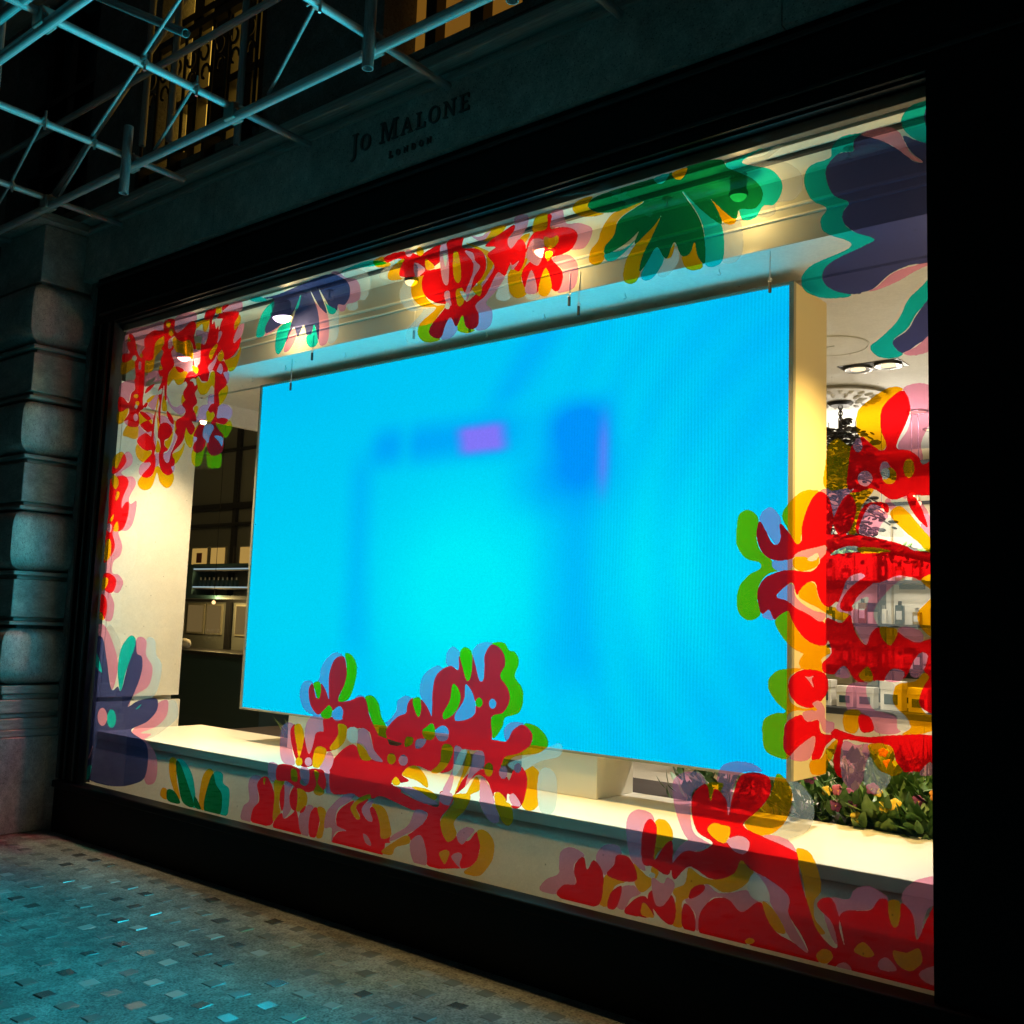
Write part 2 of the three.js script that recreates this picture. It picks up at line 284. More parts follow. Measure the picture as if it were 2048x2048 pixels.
// ---------------------------------------------------------------- window glass and its printed film flowers
{
  const p = sh(new THREE.Mesh(new THREE.PlaneGeometry(W + .012, GH + .012), paneGlass));
  p.name = 'window_glass'; p.position.set(W / 2, GB + GH / 2, 0); p.userData = { label: 'large clear glass pane of the shop display window', category: 'window' };
  scene.add(p);
}
const FLOWERS = {
 A: [
  ['p', 36,2974,27,3057,78,3132,328,3133,542,3123,563,3040,327,2949,287,2951,263,2936,202,2982,129,2970],
  ['p', 352,2770,518,2788,529,2747,565,2721,451,2714,362,2696],
  ['p', 31,2751,221,2757,233,2697,186,2673,167,2616,131,2631,33,2669],
  ['p', 650,2873,665,2900,688,2918,918,2811,922,2734,881,2729,831,2750,722,2792,700,2824],
  ['p', 675,3130,921,3124,933,3073,885,3077,747,3029,711,3024,676,3055],
  ['p', 936,3003,1026,2985,1085,2965,1085,2941,1061,2931,1048,2892,1006,2905,1006,2953,940,2967],
  ['p', 922,2880,1005,2867,1005,2775,972,2758,959,2767],
  ['p', 1225,3078,1287,3115,1417,3115,1429,3060,1230,3076],
  ['p', 1365,2901,1402,2958,1460,2962,1437,2886,1371,2846],
  ['p', 1276,2674,1325,2677,1341,2635,1329,2597],
  ['p', 1239,2380,1240,2467,1294,2472,1350,2458,1397,2423,1400,2397,1376,2370,1299,2384],
  ['p', 1036,2472,1074,2490,1131,2484,1140,2461,1122,2416,1119,2396,1017,2386,969,2398,1024,2426],
  ['p', 1135,2549,1192,2542,1203,2491,1134,2461,1124,2500],
  ['p', 642,2607,668,2551,743,2490,833,2453,883,2475,830,2522,777,2511,713,2532,670,2582],
  ['p', 374,2519,509,2480,506,2455,473,2462,384,2496],
  ['p', 586,2472,663,2453,757,2391,744,2351,655,2415,594,2411],
  ['p', 321,2430,406,2383,485,2375,496,2339,435,2366,321,2340],
  ['p', 517,2372,563,2269,552,2256,527,2301],
  ['p', 545,2211,602,2213,616,2153,570,2125],
  ['p', 411,2165,501,2161,505,2137,411,2076,372,2096,370,2136],
  ['p', 126,2479,180,2484,172,2449],
  ['p', 763,2111,805,2115,792,2071,780,2076],
  ['p', 420,2561,502,2623,540,2619,503,2519,449,2543],
  ['.', 378,2723,498,2747,445,2711,383,2690],
  ['y', 90,3096,127,3055,90,3055],
  ['y', 163,3021,210,3022,222,2983,167,2991],
  ['y', 275,2945,294,2946,305,2919,286,2911,264,2928],
  ['y', 33,2920,206,2911,213,2858,155,2840,89,2824,29,2836],
  ['y', 561,3030,462,3009,440,2932,440,2889,336,2885,354,2802,414,2791,451,2808,471,2892,548,2942],
  ['y', 523,2798,537,2832,567,2796],
  ['y', 666,2989,686,3000,756,2957,859,2952,906,2906,923,2817,874,2834,779,2872,708,2900],
  ['y', 638,2726,710,2794,790,2741,831,2746,875,2730,829,2666,794,2657,750,2669,709,2706,652,2667],
  ['y', 935,3055,1016,3062,1086,3054,1079,3017,1044,2978,1012,3001,1002,3037,934,3017],
  ['y', 1141,3124,1204,3116,1207,3081,1146,3082],
  ['y', 1361,2991,1405,3031,1424,3004,1407,2964,1367,2937],
  ['y', 947,2914,1000,2906,999,2868,951,2877],
  ['y', 1278,2757,1391,2767,1444,2819,1427,2729,1385,2679,1330,2680],
  ['y', 976,2675,998,2686,1044,2643,1112,2644,1140,2698,1180,2693,1193,2581,1162,2608,1105,2561,1029,2570],
  ['y', 1235,2552,1324,2591,1340,2550,1307,2497,1250,2467],
  ['y', 828,2585,884,2561,829,2526],
  ['y', 971,2483,1016,2491,1020,2460,1000,2435],
  ['y', 1119,2443,1141,2447,1166,2431,1199,2434,1211,2407,1189,2376,1144,2373,1124,2406],
  ['y', 1230,2358,1304,2341,1362,2355,1377,2363,1408,2321,1372,2266,1341,2252,1317,2271],
  ['y', 891,2364,985,2321,1005,2347,1054,2369,997,2273,985,2227,962,2222,896,2282],
  ['y', 999,2209,1042,2182,1098,2191,1139,2227,1123,2172,1103,2107,1047,2094,998,2121,985,2176],
  ['y', 1150,2186,1198,2158,1308,2160,1313,2072,1252,2071,1179,2082,1155,2146],
  ['y', 764,2194,851,2218,898,2261,888,2201,808,2128,792,2157],
  ['y', 411,2076,477,2059,539,2071,570,2121,613,2129,589,2078,544,1994,477,1973,403,1991,365,2029],
  ['y', 627,2121,663,2084,733,2058,786,2072,804,2030,779,1990,738,1974,701,1981,634,2023,609,2070,585,2103],
  ['y', 320,2301,384,2267,451,2245,503,2239,512,2224,423,2171,369,2186,317,2229,304,2273],
  ['y', 172,2449,315,2427,314,2344,170,2368,120,2384],
  ['y', 29,2556,133,2570,175,2566,120,2476,34,2475],
  ['y', 502,2623,443,2583,404,2584,396,2596,476,2626],
  ['y', 318,2525,407,2469,487,2453,485,2422,416,2453,334,2433],
  ['y', 553,2617,535,2516,523,2517,532,2584],
  ['y', 611,2610,662,2502,606,2505,593,2559],
  ['y', 576,2307,616,2244,601,2221,562,2231,558,2256],
  ['y', 750,2350,695,2300,660,2289,677,2253,710,2232,745,2292],
  ['y', 752,2426,805,2393,775,2341,762,2398],
  ['y', 540,2483,581,2416,579,2331,555,2418],
  ['r', 558,3052,445,3084,356,3073,308,3040,317,2976,286,2955,305,2919,286,2911,248,2942,216,2980,194,3043,160,3089,116,3111,93,3103,114,3074,127,3057,83,3054,96,3012,129,2970,33,2973,37,2921,90,2910,157,2921,181,2940,223,2931,226,2908,208,2896,232,2778,220,2765,237,2696,193,2672,180,2625,162,2608,94,2652,30,2664,38,2562,94,2556,174,2570,180,2532,126,2483,180,2484,172,2449,315,2427,326,2441,314,2525,370,2548,353,2579,351,2641,355,2653,345,2800,343,2884,390,2876,440,2889,444,2950,463,3002,561,3034],
  ['r', 545,3126,674,3119,675,3069,671,3023,640,3003,617,2939,631,2926,672,2948,688,2921,660,2900,709,2805,648,2753,641,2619,647,2572,628,2574,601,2681,582,2591,564,2581,585,2661,530,2647,567,2706,574,2745,549,2744,517,2791,568,2792,534,2858,564,2914,535,2944,563,2968],
  ['r', 369,2651,390,2685,485,2702,444,2671],
  ['r', 623,3128,674,3119,679,3054,711,3024,759,3031,891,3076,930,3049,930,3000,917,2960,942,2908,951,2879,922,2880,905,2917,865,2951,793,2951,736,2971,682,3004,640,2996,671,3041],
  ['r', 1039,3117,1113,3118,1142,3117,1145,3085,1119,3066,1086,3058,1046,3054,1020,3079],
  ['r', 1209,3115,1287,3115,1224,3082,1398,3049,1390,3017,1361,2991,1364,2938,1402,2958,1365,2901,1365,2854,1437,2879,1418,2813,1363,2771,1272,2761,1242,2829,1197,2788,1245,2755,1273,2751,1325,2680,1276,2677,1322,2605,1308,2586,1241,2551,1256,2467,1206,2472,1180,2690,1161,2706,1128,2700,1112,2644,1072,2646,1036,2657,998,2690,976,2675,940,2683,906,2671,943,2659,970,2628,992,2639,1001,2611,976,2580,999,2532,880,2545,838,2599,880,2646,858,2673,835,2669,881,2729,927,2737,922,2827,953,2764,978,2710,998,2731,978,2758,1005,2775,1005,2867,1006,2905,1048,2892,1084,2975,1086,3054,1120,3062,1111,3040,1119,3014,1134,3036,1164,2976,1183,3000,1193,2965,1215,3016,1230,3033,1161,3048,1187,3068,1174,3080,1220,3072],
  ['r', 722,2791,779,2778,831,2750,790,2741,745,2761],
  ['r', 876,2579,972,2568,1008,2513,965,2483,1006,2431,1011,2393,964,2395,1005,2347,969,2306,932,2326,897,2364,863,2305,781,2382,783,2420,864,2443,883,2475,836,2522,885,2557],
  ['r', 588,2408,655,2419,720,2391,746,2354,712,2312,659,2296,663,2264,711,2229,663,2215,662,2181,716,2142,729,2186,765,2231,809,2310,776,2338,805,2393,783,2420,831,2429,900,2394,896,2337,879,2277,764,2197,800,2150,798,2122,763,2111,786,2075,733,2058,663,2084,627,2121,602,2213,616,2244,598,2308,573,2328],
  ['r', 523,2517,499,2456,491,2424,449,2450,409,2454,341,2432,391,2398,447,2372,491,2375,490,2339,448,2361,402,2369,321,2337,317,2319,383,2270,451,2245,509,2242,512,2221,424,2167,501,2161,510,2143,411,2076,477,2059,539,2074,570,2125,560,2199,545,2214,558,2256,526,2308,523,2421],
  ['r', 320,2528,381,2518,473,2462,448,2454,394,2474],
  ['r', 398,2585,418,2575,396,2549,362,2560],
  ['r', 657,2499,745,2434,756,2395,711,2417,668,2463],
  ['r', 540,2619,585,2613,582,2543,586,2472,591,2408,571,2438,555,2510,564,2563],
  ['r', 1192,2542,1240,2536,1236,2470,1242,2450,1237,2391,1298,2386,1361,2365,1331,2342,1287,2346,1230,2361,1244,2330,1323,2264,1318,2166,1198,2158,1151,2226,1178,2277,1211,2334,1179,2363,1213,2406,1193,2435,1166,2431,1135,2455,1165,2485,1198,2491],
  ['r', 1060,2368,1101,2361,1115,2336,1108,2303,1136,2254,1119,2205,1042,2183,998,2216,1015,2261,1042,2279,994,2294,1022,2345],
  ['y', 1175,2876,1193,2870,1155,2811,1130,2781,1104,2808,1112,2834],
  ['y', 1237,2826,1268,2792,1256,2757,1210,2766,1202,2788],
  ['y', 918,2766,947,2765,998,2734,978,2710,946,2731],
  ['p', 1192,2924,1194,2955,1234,2945,1186,2878],
  ['p', 1101,2737,1164,2776,1189,2806,1188,2763,1128,2700],
  ['p', 1202,2697,1235,2743,1268,2701,1255,2670,1225,2684],
  ['p', 776,2334,806,2311,754,2225,722,2142,662,2181,659,2205,706,2219,759,2280],
  ['p', 1108,2350,1146,2360,1204,2347,1212,2323,1178,2284,1161,2235,1136,2254,1098,2287],
  ['p', 1223,2276,1319,2254,1314,2202,1277,2235],
  ['p', 994,2290,1042,2279,1005,2249],
  ['p', 306,2490,303,2474,289,2466,270,2468,254,2479,245,2496,249,2512,263,2520,281,2518,298,2507],
  ['y', 290,2641,285,2633,270,2629,249,2632,232,2639,225,2648,230,2656,245,2660,265,2658,282,2650],
  ['y', 309,2588,305,2578,293,2573,276,2575,261,2583,255,2594,258,2604,271,2608,288,2607,302,2599],
  ['w', 290,2566,287,2558,277,2554,264,2555,252,2562,247,2571,250,2579,260,2583,273,2582,285,2575],
  ['p', 297,2856,296,2836,288,2826,275,2827,263,2841,256,2861,258,2881,266,2891,279,2890,290,2876],
  ['w', 228,2919,224,2907,210,2902,191,2905,174,2914,166,2928,170,2939,185,2944,204,2942,221,2932],
  ['y', 670,3034,667,3019,654,3011,636,3014,620,3026,613,3043,616,3059,629,3066,647,3063,662,3051],
  ['y', 628,3095,624,3083,611,3077,593,3080,577,3090,570,3104,574,3116,587,3122,605,3119,621,3109],
  ['p', 666,2956,664,2936,652,2925,636,2927,620,2942,613,2964,615,2985,626,2996,643,2994,658,2979],
 ],
 B: [
  ['p', 159,2247,208,2260,272,2217,272,2169,140,2117,209,2085,299,2076,343,2029,269,1931,288,1890,367,1906,344,1759,277,1708,163,1705,229,1601,213,1541,130,1495,128,1420,208,1407,279,1353,226,1283,122,1292,188,1199,165,1098,75,1096,7,1278,32,1455,26,1496,86,1700,63,2108],
  ['y', 13,2224,105,2265,159,2247,70,2150,16,2160],
  ['r', 159,2247,193,2189,62,2115,15,2122,20,2174,70,2150],
  ['r', 78,2093,196,2086,247,2041,181,1929,183,1867,223,1900,267,1904,273,1816,224,1723,163,1705,85,1707,133,1603,97,1543,0,1489,2,1689,14,1827,2,2077],
  ['r', 13,1407,90,1417,188,1366,149,1286,42,1305],
  ['r', 1,1271,64,1251,93,1184,74,1103,7,1108],
  ['y', 30,2110,108,2071,114,2029,79,2003,20,2062],
  ['y', 107,1988,142,1972,105,1919,89,1934],
  ['y', 28,1778,86,1830,73,1783],
  ['y', 94,1734,140,1774,162,1711,97,1713],
  ['y', 15,1647,67,1649,79,1529,11,1503],
  ['y', 4,1380,76,1380,71,1332,10,1298],
  ['y', 1,1148,28,1142,68,1099,6,1101],
  ['p', 17,1764,72,1749,60,1701,10,1723],
 ],
 C: [
  ['w', 631,994,717,981,744,891,814,834,808,721,752,627,500,601,567,837],
  ['w', 144,1065,246,1004,301,942,298,862,182,817,89,1014],
  ['w', 880,592,997,615,1041,531,902,431,720,354,609,343],
  ['p', 2,1061,66,1062,191,961,292,799,241,630,143,815,6,987],
  ['p', 490,973,544,998,620,970,625,886,713,806,687,691,500,601,465,537,433,558],
  ['p', 799,585,918,609,917,521,818,445,632,383,757,388,651,344,519,365],
  ['p', 637,346,783,301,849,220,838,101,730,80],
  ['n', -1,979,64,973,141,831,241,630,313,658,348,629,422,829,490,973,516,888,577,868,590,776,500,601,451,536,574,584,796,608,804,549,705,465,516,388,711,316,741,207,713,108,593,56,395,16,90,9,-42,40,-22,314,-15,766],
  ['t', 291,807,319,919,427,1002,490,973,401,773,348,629,304,721],
  ['t', 1,865,93,740,-2,783],
  ['t', 546,528,620,568,581,535],
  ['t', 319,447,314,411,289,387,254,384,221,403,205,438,210,474,236,499,271,501,303,482],
  ['t', 12,102,50,114,26,16,-14,19],
  ['p', 205,449,198,414,171,390,133,387,99,405,82,439,88,475,116,499,154,502,188,483],
  ['p', 4,149,52,249,25,167],
 ],
 D: [
  ['y', 979,249,1015,274,1057,257,1071,151,1125,30,1055,71,990,163],
  ['t', 1057,257,1094,272,1161,251,1232,192,1284,72,1293,4,1166,14,1068,172],
  ['g', 1057,257,1091,247,1188,137,1273,8,1152,19,1085,139,1057,207],
  ['y', 1326,133,1354,213,1410,248,1449,232,1400,129,1379,2,1329,9],
  ['t', 1449,225,1495,244,1544,229,1550,182,1611,156,1621,63,1610,7,1535,3,1546,107,1481,160],
  ['g', 1379,2,1399,143,1449,225,1480,167,1546,114,1536,-3],
  ['y', 902,29,922,75,977,68,978,10],
  ['g', 977,68,1055,71,1128,9,984,11],
  ['g', 1272,71,1348,4,1280,9],
 ],
 E: [
  ['p', 2336,638,2235,668,2196,752,2222,809,2283,821,2321,807,2354,841,2362,888,2394,936,2473,982,2544,959,2447,731,2609,728,2673,770,2729,763,2868,646,2958,711,2965,762,3025,792,3077,778,3201,703,3120,809,3126,880,3158,918,3235,954,3264,945,3369,944,3292,960,3289,1016,3325,1049,3374,1027,3520,898,3454,1023,3475,1058,3528,1078,3591,1073,3532,1000,3520,891,3456,725,3212,690,2935,595,2890,641,2624,684],
  ['p', 3668,684,3705,720,3790,721,3724,682,3683,633],
  ['y', 2554,982,2612,970,2650,919,2645,843,2596,742,2517,729,2556,815,2572,907],
  ['y', 2724,763,2783,774,2829,738,2855,674,2890,634,2917,550,2887,532,2830,585,2756,695],
  ['y', 3574,1073,3653,1079,3681,1047,3715,1042,3743,997,3721,930,3765,881,3776,830,3754,769,3669,736,3662,703,3604,638,3591,736,3691,823,3634,925,3657,986,3628,1045],
  ['y', 3781,720,3848,720,3915,675,3925,638,3877,602,3729,567,3680,522,3654,526,3678,561,3762,596,3827,635,3833,680],
  ['y', 3798,523,3831,543,3881,514,3892,446,3887,383,3839,345,3789,357],
  ['w', 3697,531,3877,602,3925,632,3996,652,3998,608,3879,564,3766,507],
  ['w', 3881,520,3920,544,3969,518,3981,427,3968,363,3929,339,3888,358],
  ['r', 2274,781,2302,806,2339,731,2369,810,2420,768,2441,731,2435,869,2476,948,2544,963,2573,892,2566,831,2517,729,2597,735,2718,762,2770,667,2852,572,2918,543,2892,605,2971,684,3031,710,3038,754,3076,785,3112,703,3127,782,3190,730,3206,704,3207,843,3228,908,3317,956,3370,940,3371,1006,3395,993,3424,895,3446,900,3449,1020,3488,984,3506,897,3529,899,3532,1013,3574,1069,3637,1045,3662,986,3634,925,3680,875,3696,824,3660,762,3591,736,3596,634,3553,600,3082,552,2572,620,2409,621,2295,689],
  ['p', 2058,543,2105,579,2170,569,2155,458,2189,360,2075,370],
  ['p', 2300,627,2571,635,2519,570,2426,561,2408,499,2352,455,2260,530],
  ['r', 2408,629,2571,635,2852,572,2918,543,2991,543,3059,585,3228,588,3596,634,3683,633,3723,689,3781,717,3833,680,3827,635,3762,589,3678,561,3654,519,3593,519,3559,495,3546,567,3464,571,3419,566,3359,472,3266,441,3198,447,3118,458,3021,405,3073,383,2973,357,2782,355,2478,370,2508,426,2649,515,2729,480,2882,453,2814,503,2764,600,2675,599,2609,586,2515,472,2363,464,2406,514,2414,560],
  ['r', 3559,495,3593,519,3654,519,3690,485,3708,461,3732,509,3764,538,3808,499,3811,436,3781,356,3739,347,3720,392,3703,403,3696,363,3625,399,3619,353,3588,433,3524,465,3438,395,3375,353,3418,419,3496,488],
  ['r', 2478,370,2782,355,3075,349,3233,348,3275,293,3366,345,3387,315,3299,215,3341,134,3394,183,3452,145,3477,176,3529,210,3551,142,3528,73,3476,38,3403,32,3215,26,3170,121,3081,107,2911,52,2881,181,2815,215,2726,239,2657,266,2487,259,2480,340],
  ['r', 1928,274,2154,332,2277,347,2408,354,2481,333,2679,269,2617,209,2531,153,2557,113,2756,127,2912,38,2763,42,2518,33,2108,31,1975,74],
  ['p', 1927,155,1853,225,1888,277,1954,277,1974,216,1957,119,2029,51,1900,32,1818,52],
  ['r', 1942,268,2006,284,2049,241,2018,159,2107,39,1979,35,1944,117],
  ['y', 2527,608,2597,600,2591,532,2515,472,2469,474,2532,556],
  ['y', 2681,526,2772,484,2796,454,2720,449],
  ['y', 3039,590,3089,588,3081,559,3032,544],
  ['y', 3147,629,3175,652,3213,673,3234,644,3227,602,3169,592],
  ['y', 2973,477,2968,461,2953,449,2934,447,2918,455,2910,470,2915,487,2930,498,2949,500,2966,492],
  ['y', 3287,573,3315,586,3358,567,3321,481,3266,441,3218,442,3273,490],
  ['y', 3021,405,3059,444,3118,458,3190,411,3203,365,3123,389],
  ['y', 2952,361,2981,389,3013,362,2973,346],
  ['y', 3455,570,3476,526,3418,419,3375,353,3424,466],
  ['y', 3516,457,3537,401,3476,366,3432,327,3465,392],
  ['y', 3611,498,3607,479,3595,466,3579,464,3565,474,3559,492,3563,511,3576,524,3592,526,3606,516],
  ['y', 3626,393,3651,402,3696,370,3636,349],
  ['y', 2308,807,2362,818,2369,741,2352,728,2331,761],
  ['y', 3072,777,3122,788,3127,704,3113,696],
  ['y', 3375,1020,3401,1049,3449,1030,3446,900,3428,892,3397,952],
  ['y', 3340,873,3385,835,3388,787,3353,730,3289,700,3278,717,3322,789],
  ['y', 3532,797,3529,784,3518,775,3504,774,3492,781,3487,793,3491,807,3502,816,3516,817,3527,809],
  ['y', 2383,649,2416,679,2449,701,2482,665,2455,633,2396,631],
  ['y', 2649,236,2745,270,2831,274,2727,224,2711,150,2664,179],
  ['y', 2803,228,2877,238,2944,183,2970,103,2911,52,2860,171],
  ['y', 3368,319,3468,339,3383,214,3394,183,3341,134,3299,215],
  ['y', 3494,198,3564,219,3627,199,3635,117,3582,50,3530,35,3493,41,3544,102,3549,174],
  ['y', 3044,66,3081,121,3114,71,3099,0,2997,10],
  ['y', 3289,72,3334,93,3364,72,3338,28],
  ['y', 2245,289,2300,227,2269,162,2217,193],
  ['y', 3654,345,3714,347,3742,287,3710,257,3665,288],
  ['y', 2388,185,2436,170,2420,85,2348,97],
  ['p', 3235,637,3291,670,3325,645,3314,603,3256,598],
  ['p', 3058,479,3053,463,3038,452,3018,449,3001,457,2993,472,2999,489,3014,500,3034,502,3051,494],
  ['p', 3110,583,3179,590,3152,552,3107,544],
  ['p', 3371,582,3419,566,3385,502,3347,363,3300,357,3359,472],
  ['p', 3492,561,3546,573,3558,515,3498,462,3446,402,3477,506],
  ['p', 3698,495,3694,478,3682,466,3666,464,3653,473,3647,489,3651,507,3663,519,3679,521,3693,512],
  ['p', 3777,524,3774,510,3764,501,3751,500,3740,506,3735,519,3739,533,3749,542,3762,544,3773,537],
  ['p', 3458,1030,3523,1013,3529,899,3511,894,3480,963],
  ['p', 3420,875,3468,834,3487,741,3365,700,3359,723,3415,803],
  ['p', 3616,798,3612,784,3602,775,3588,774,3577,781,3572,794,3575,808,3586,818,3599,819,3611,811],
  ['p', 2471,657,2531,703,2562,679,2548,633,2503,625],
  ['p', 2687,593,2753,599,2814,503,2882,453,2796,458,2726,523,2681,526],
  ['p', 3543,454,3589,427,3618,379,3657,287,3632,258,3578,289,3540,349],
  ['p', 3373,73,3436,97,3429,56,3393,50],
  ['p', 2960,95,3088,163,3123,237,3202,235,3175,190,3041,107],
  ['p', 3103,83,3170,121,3215,26,3146,28],
  ['p', 2615,238,2680,265,2639,212,2508,150,2494,178],
  ['p', 3405,164,3448,211,3502,212,3486,171,3434,136],
  ['p', 2137,252,2200,245,2209,153,2164,101,2121,157],
  ['p', 3712,391,3736,407,3781,362,3739,350],
  ['p', 2738,226,2789,269,2812,250,2777,145,2799,141],
  ['p', 2760,85,2802,91,2826,60,2796,40],
  ['p', 2418,242,2449,291,2476,250],
  ['w', 2609,593,2675,599,2681,533,2637,522,2601,548],
  ['w', 3410,565,3446,569,3380,441,3361,445],
  ['.', 2801,249,2874,280,3103,234,3087,177,2970,103,2944,177],
  ['.', 2313,213,2592,243,2506,172,2355,151],
  ['.', 2995,44,3082,93,3103,14,3016,27],
  ['r', 2135,534,2169,577,2199,524,2216,409,2249,514,2295,549,2314,474,2356,547,2415,553,2408,499,2352,455,2347,378,2226,364],
  ['y', 2170,569,2218,581,2254,530,2252,483,2223,402,2198,462],
  ['p', 2259,546,2343,554,2306,427],
  ['y', 2255,383,2251,369,2236,359,2217,356,2201,363,2194,376,2199,390,2213,400,2232,402,2248,396],
  ['p', 2333,391,2329,377,2315,367,2296,365,2280,372,2273,385,2278,399,2292,409,2311,411,2327,404],
  ['p', 2470,460,2507,433,2478,363,2396,360],
  ['y', 2362,471,2446,465,2395,368,2341,369],
  ['.', 1583,327,1663,336,1663,336,2164,342,2823,347,2846,347,3286,349,3786,352,3786,352,3800,42,2842,-132,1647,-237,1647,-237],
  ['p', 1789,197,1803,245,1865,264,1904,254,1880,179,1890,142,1841,7,1738,7,1756,78,1804,115],
  ['p', 1964,344,2044,342,2044,282,2017,245,1964,276],
  ['r', 1870,215,1904,254,1953,267,1993,238,2030,175,2032,94,2027,19,1835,6,1847,75,1898,128],
  ['y', 1923,252,1941,258,1933,216],
  ['y', 2022,253,2111,271,2113,253,2082,205,2077,130,2092,95,2062,39,2032,35,2031,161],
  ['p', 2113,253,2189,266,2164,215,2163,171,2184,130,2142,73,2114,61,2114,120,2114,187],
  ['r', 2044,338,2211,346,2261,315,2242,269,2300,262,2305,335,2327,352,2440,351,2457,281,2427,242,2359,240,2315,227,2221,237,2173,253,2136,263,2039,262],
  ['y', 2165,333,2207,331,2218,273,2171,275],
  ['y', 2355,348,2396,338,2389,287,2449,245,2406,221,2360,233,2379,279],
  ['p', 2246,350,2310,350,2311,270,2276,273,2238,312],
  ['p', 2440,347,2484,356,2490,279,2503,252,2460,246,2467,290],
  ['r', 2077,189,2108,245,2118,136,2104,97,2083,131],
  ['y', 2222,234,2304,219,2309,162,2256,118,2221,120],
  ['r', 2161,185,2197,241,2222,230,2221,120,2185,123],
  ['r', 2033,20,2105,89,2120,62,2188,94,2221,120,2248,81,2278,-1,2041,-1],
  ['p', 2257,104,2332,165,2367,155,2340,80,2335,1,2278,6,2248,74],
  ['r', 2251,110,2304,157,2290,123],
  ['r', 2342,116,2378,157,2418,148,2419,77,2392,2,2347,2],
  ['y', 2400,160,2456,161,2482,115,2464,70,2447,11,2403,4,2424,85],
  ['r', 2484,352,2677,358,2915,353,3023,326,2920,283,2838,282,2727,254,2685,262,2503,252,2482,306],
  ['r', 2556,147,2606,196,2687,234,2659,189,2715,142,2735,159,2700,202,2729,233,2789,255,2743,194,2797,147,2828,152,2803,209,2832,227,2876,172,2902,96,2924,72,2909,-3,2809,0,2525,2,2574,59,2637,75,2560,91],
  ['p', 2484,158,2601,251,2685,265,2656,230,2564,176,2547,124,2560,91,2637,75,2553,55,2525,-5,2519,71,2465,63,2469,134],
  ['y', 2659,189,2698,236,2787,279,2848,280,2759,244,2700,202,2735,152,2715,142],
  ['p', 2743,194,2771,232,2830,254,2803,209,2828,152,2797,147],
  ['p', 2762,81,2804,67,2827,30,2785,37],
  ['r', 2805,352,2937,338,3104,300,3198,287,3280,288,3285,357,3375,349,3343,288,3293,223,3344,132,3402,183,3473,156,3530,208,3550,156,3529,73,3480,37,3403,20,3216,6,3181,123,3089,95,3177,187,3210,243,3108,245,2991,265,2871,282,2812,261],
  ['p', 3005,340,3110,353,3214,328,3271,297,3180,288,3084,311],
  ['y', 3091,354,3194,358,3269,329,3252,313,3148,339],
  ['p', 3290,354,3366,354,3343,300,3279,317],
  ['y', 3366,348,3479,363,3456,303,3382,224,3403,176,3344,132,3294,217,3344,281,3377,318],
  ['p', 3535,355,3614,356,3659,277,3627,260,3585,278,3550,316],
  ['y', 3631,352,3720,358,3740,289,3717,261,3684,268,3658,301],
  ['p', 3126,248,3206,243,3177,187,3068,124,2956,74,2964,95,3084,173],
  ['r', 2896,84,2963,108,2956,71,3087,127,3177,187,3089,102,2975,70,2917,61],
  ['y', 2814,231,2854,240,2916,221,2955,153,2964,102,2896,78,2881,142,2847,205],
  ['y', 2966,62,3087,121,3099,90,2997,47,2980,12,2901,12],
  ['p', 3099,90,3171,134,3216,6,3133,-1],
  ['p', 3403,176,3461,217,3513,212,3472,168,3440,135,3413,147],
  ['y', 3530,211,3580,219,3631,181,3631,108,3597,54,3549,12,3455,11,3529,73,3550,144],
  ['y', 3294,71,3337,94,3360,88,3349,48,3332,27,3304,53],
  ['p', 3374,71,3416,94,3442,89,3428,43,3437,26,3393,49],
  ['r', 3721,351,3777,351,3745,341],
 ],
 F: [
  ['w', 2375,3128,2500,3108,2576,3059,2596,2999,2562,2922,2498,2928,2501,2882,2419,2891],
  ['w', 2242,2898,2335,2905,2350,2817,2341,2733,2300,2713,2266,2722],
  ['w', 1956,2745,1987,2799,2035,2863,2059,2794,2004,2720,1967,2720],
  ['w', 1749,2861,1831,2896,1798,2853,1760,2850],
  ['p', 2256,3134,2299,3137,2396,3078,2471,3057,2512,3004,2513,2936,2458,2921,2408,2921,2394,2889,2353,2891,2324,2936],
  ['p', 2060,3084,2140,2974,2233,2906,2258,2861,2267,2756,2249,2718,2198,2715,2177,2758,2166,2876,2123,2972],
  ['p', 1945,2860,1977,2813,1912,2728,1866,2728,1871,2770],
  ['p', 1752,2927,1836,2938,1821,2898,1664,2856,1681,2878],
  ['n', 1569,3107,1736,3095,2248,3130,2344,3093,2415,3039,2429,2968,2392,2924,2332,2934,2327,2901,2293,2901,2218,2984,2150,3067,2242,2898,2168,2952,2069,3076,2152,2937,2178,2845,2177,2752,2134,2847,2104,2787,2068,2799,2035,2863,1987,2799,1945,2866,1870,2776,1858,2808,1931,2916,1990,3061,1944,2973,1839,2907,1672,2873,1668,2911,1718,2982,1738,3070,1610,3094],
  ['t', 1489,3116,1588,3116,1670,3077,1551,3089],
  ['t', 1638,3014,1739,3058,1719,2976,1668,2911,1663,2862,1585,2862,1588,2923],
  ['t', 1795,2878,1914,2901,1893,2832,1855,2748,1811,2718,1779,2753],
  ['t', 1995,3060,1975,2980,1945,2961],
  ['t', 2129,2853,2167,2771,2171,2730,2120,2715,2072,2751,2068,2793,2112,2798],
  ['t', 2149,3073,2228,2959,2322,2902,2303,2885,2259,2895,2220,2960],
  ['t', 2333,3124,2577,3143,2722,3097,2604,3104,2483,3117],
 ],
 G: [
  ['w', 2660,3033,2722,3088,2785,3108,2737,3004,2922,2955,2918,2884,2968,2804,3073,2786,3108,2774,3075,2747,2993,2685,2988,2621,2899,2635,2896,2687,3013,2784,2924,2793,2849,2851,2830,2920,2859,2968],
  ['w', 3512,2763,3596,2891,3595,2766,3611,2745,3574,2734],
  ['w', 3692,2742,3795,2717,3730,2709],
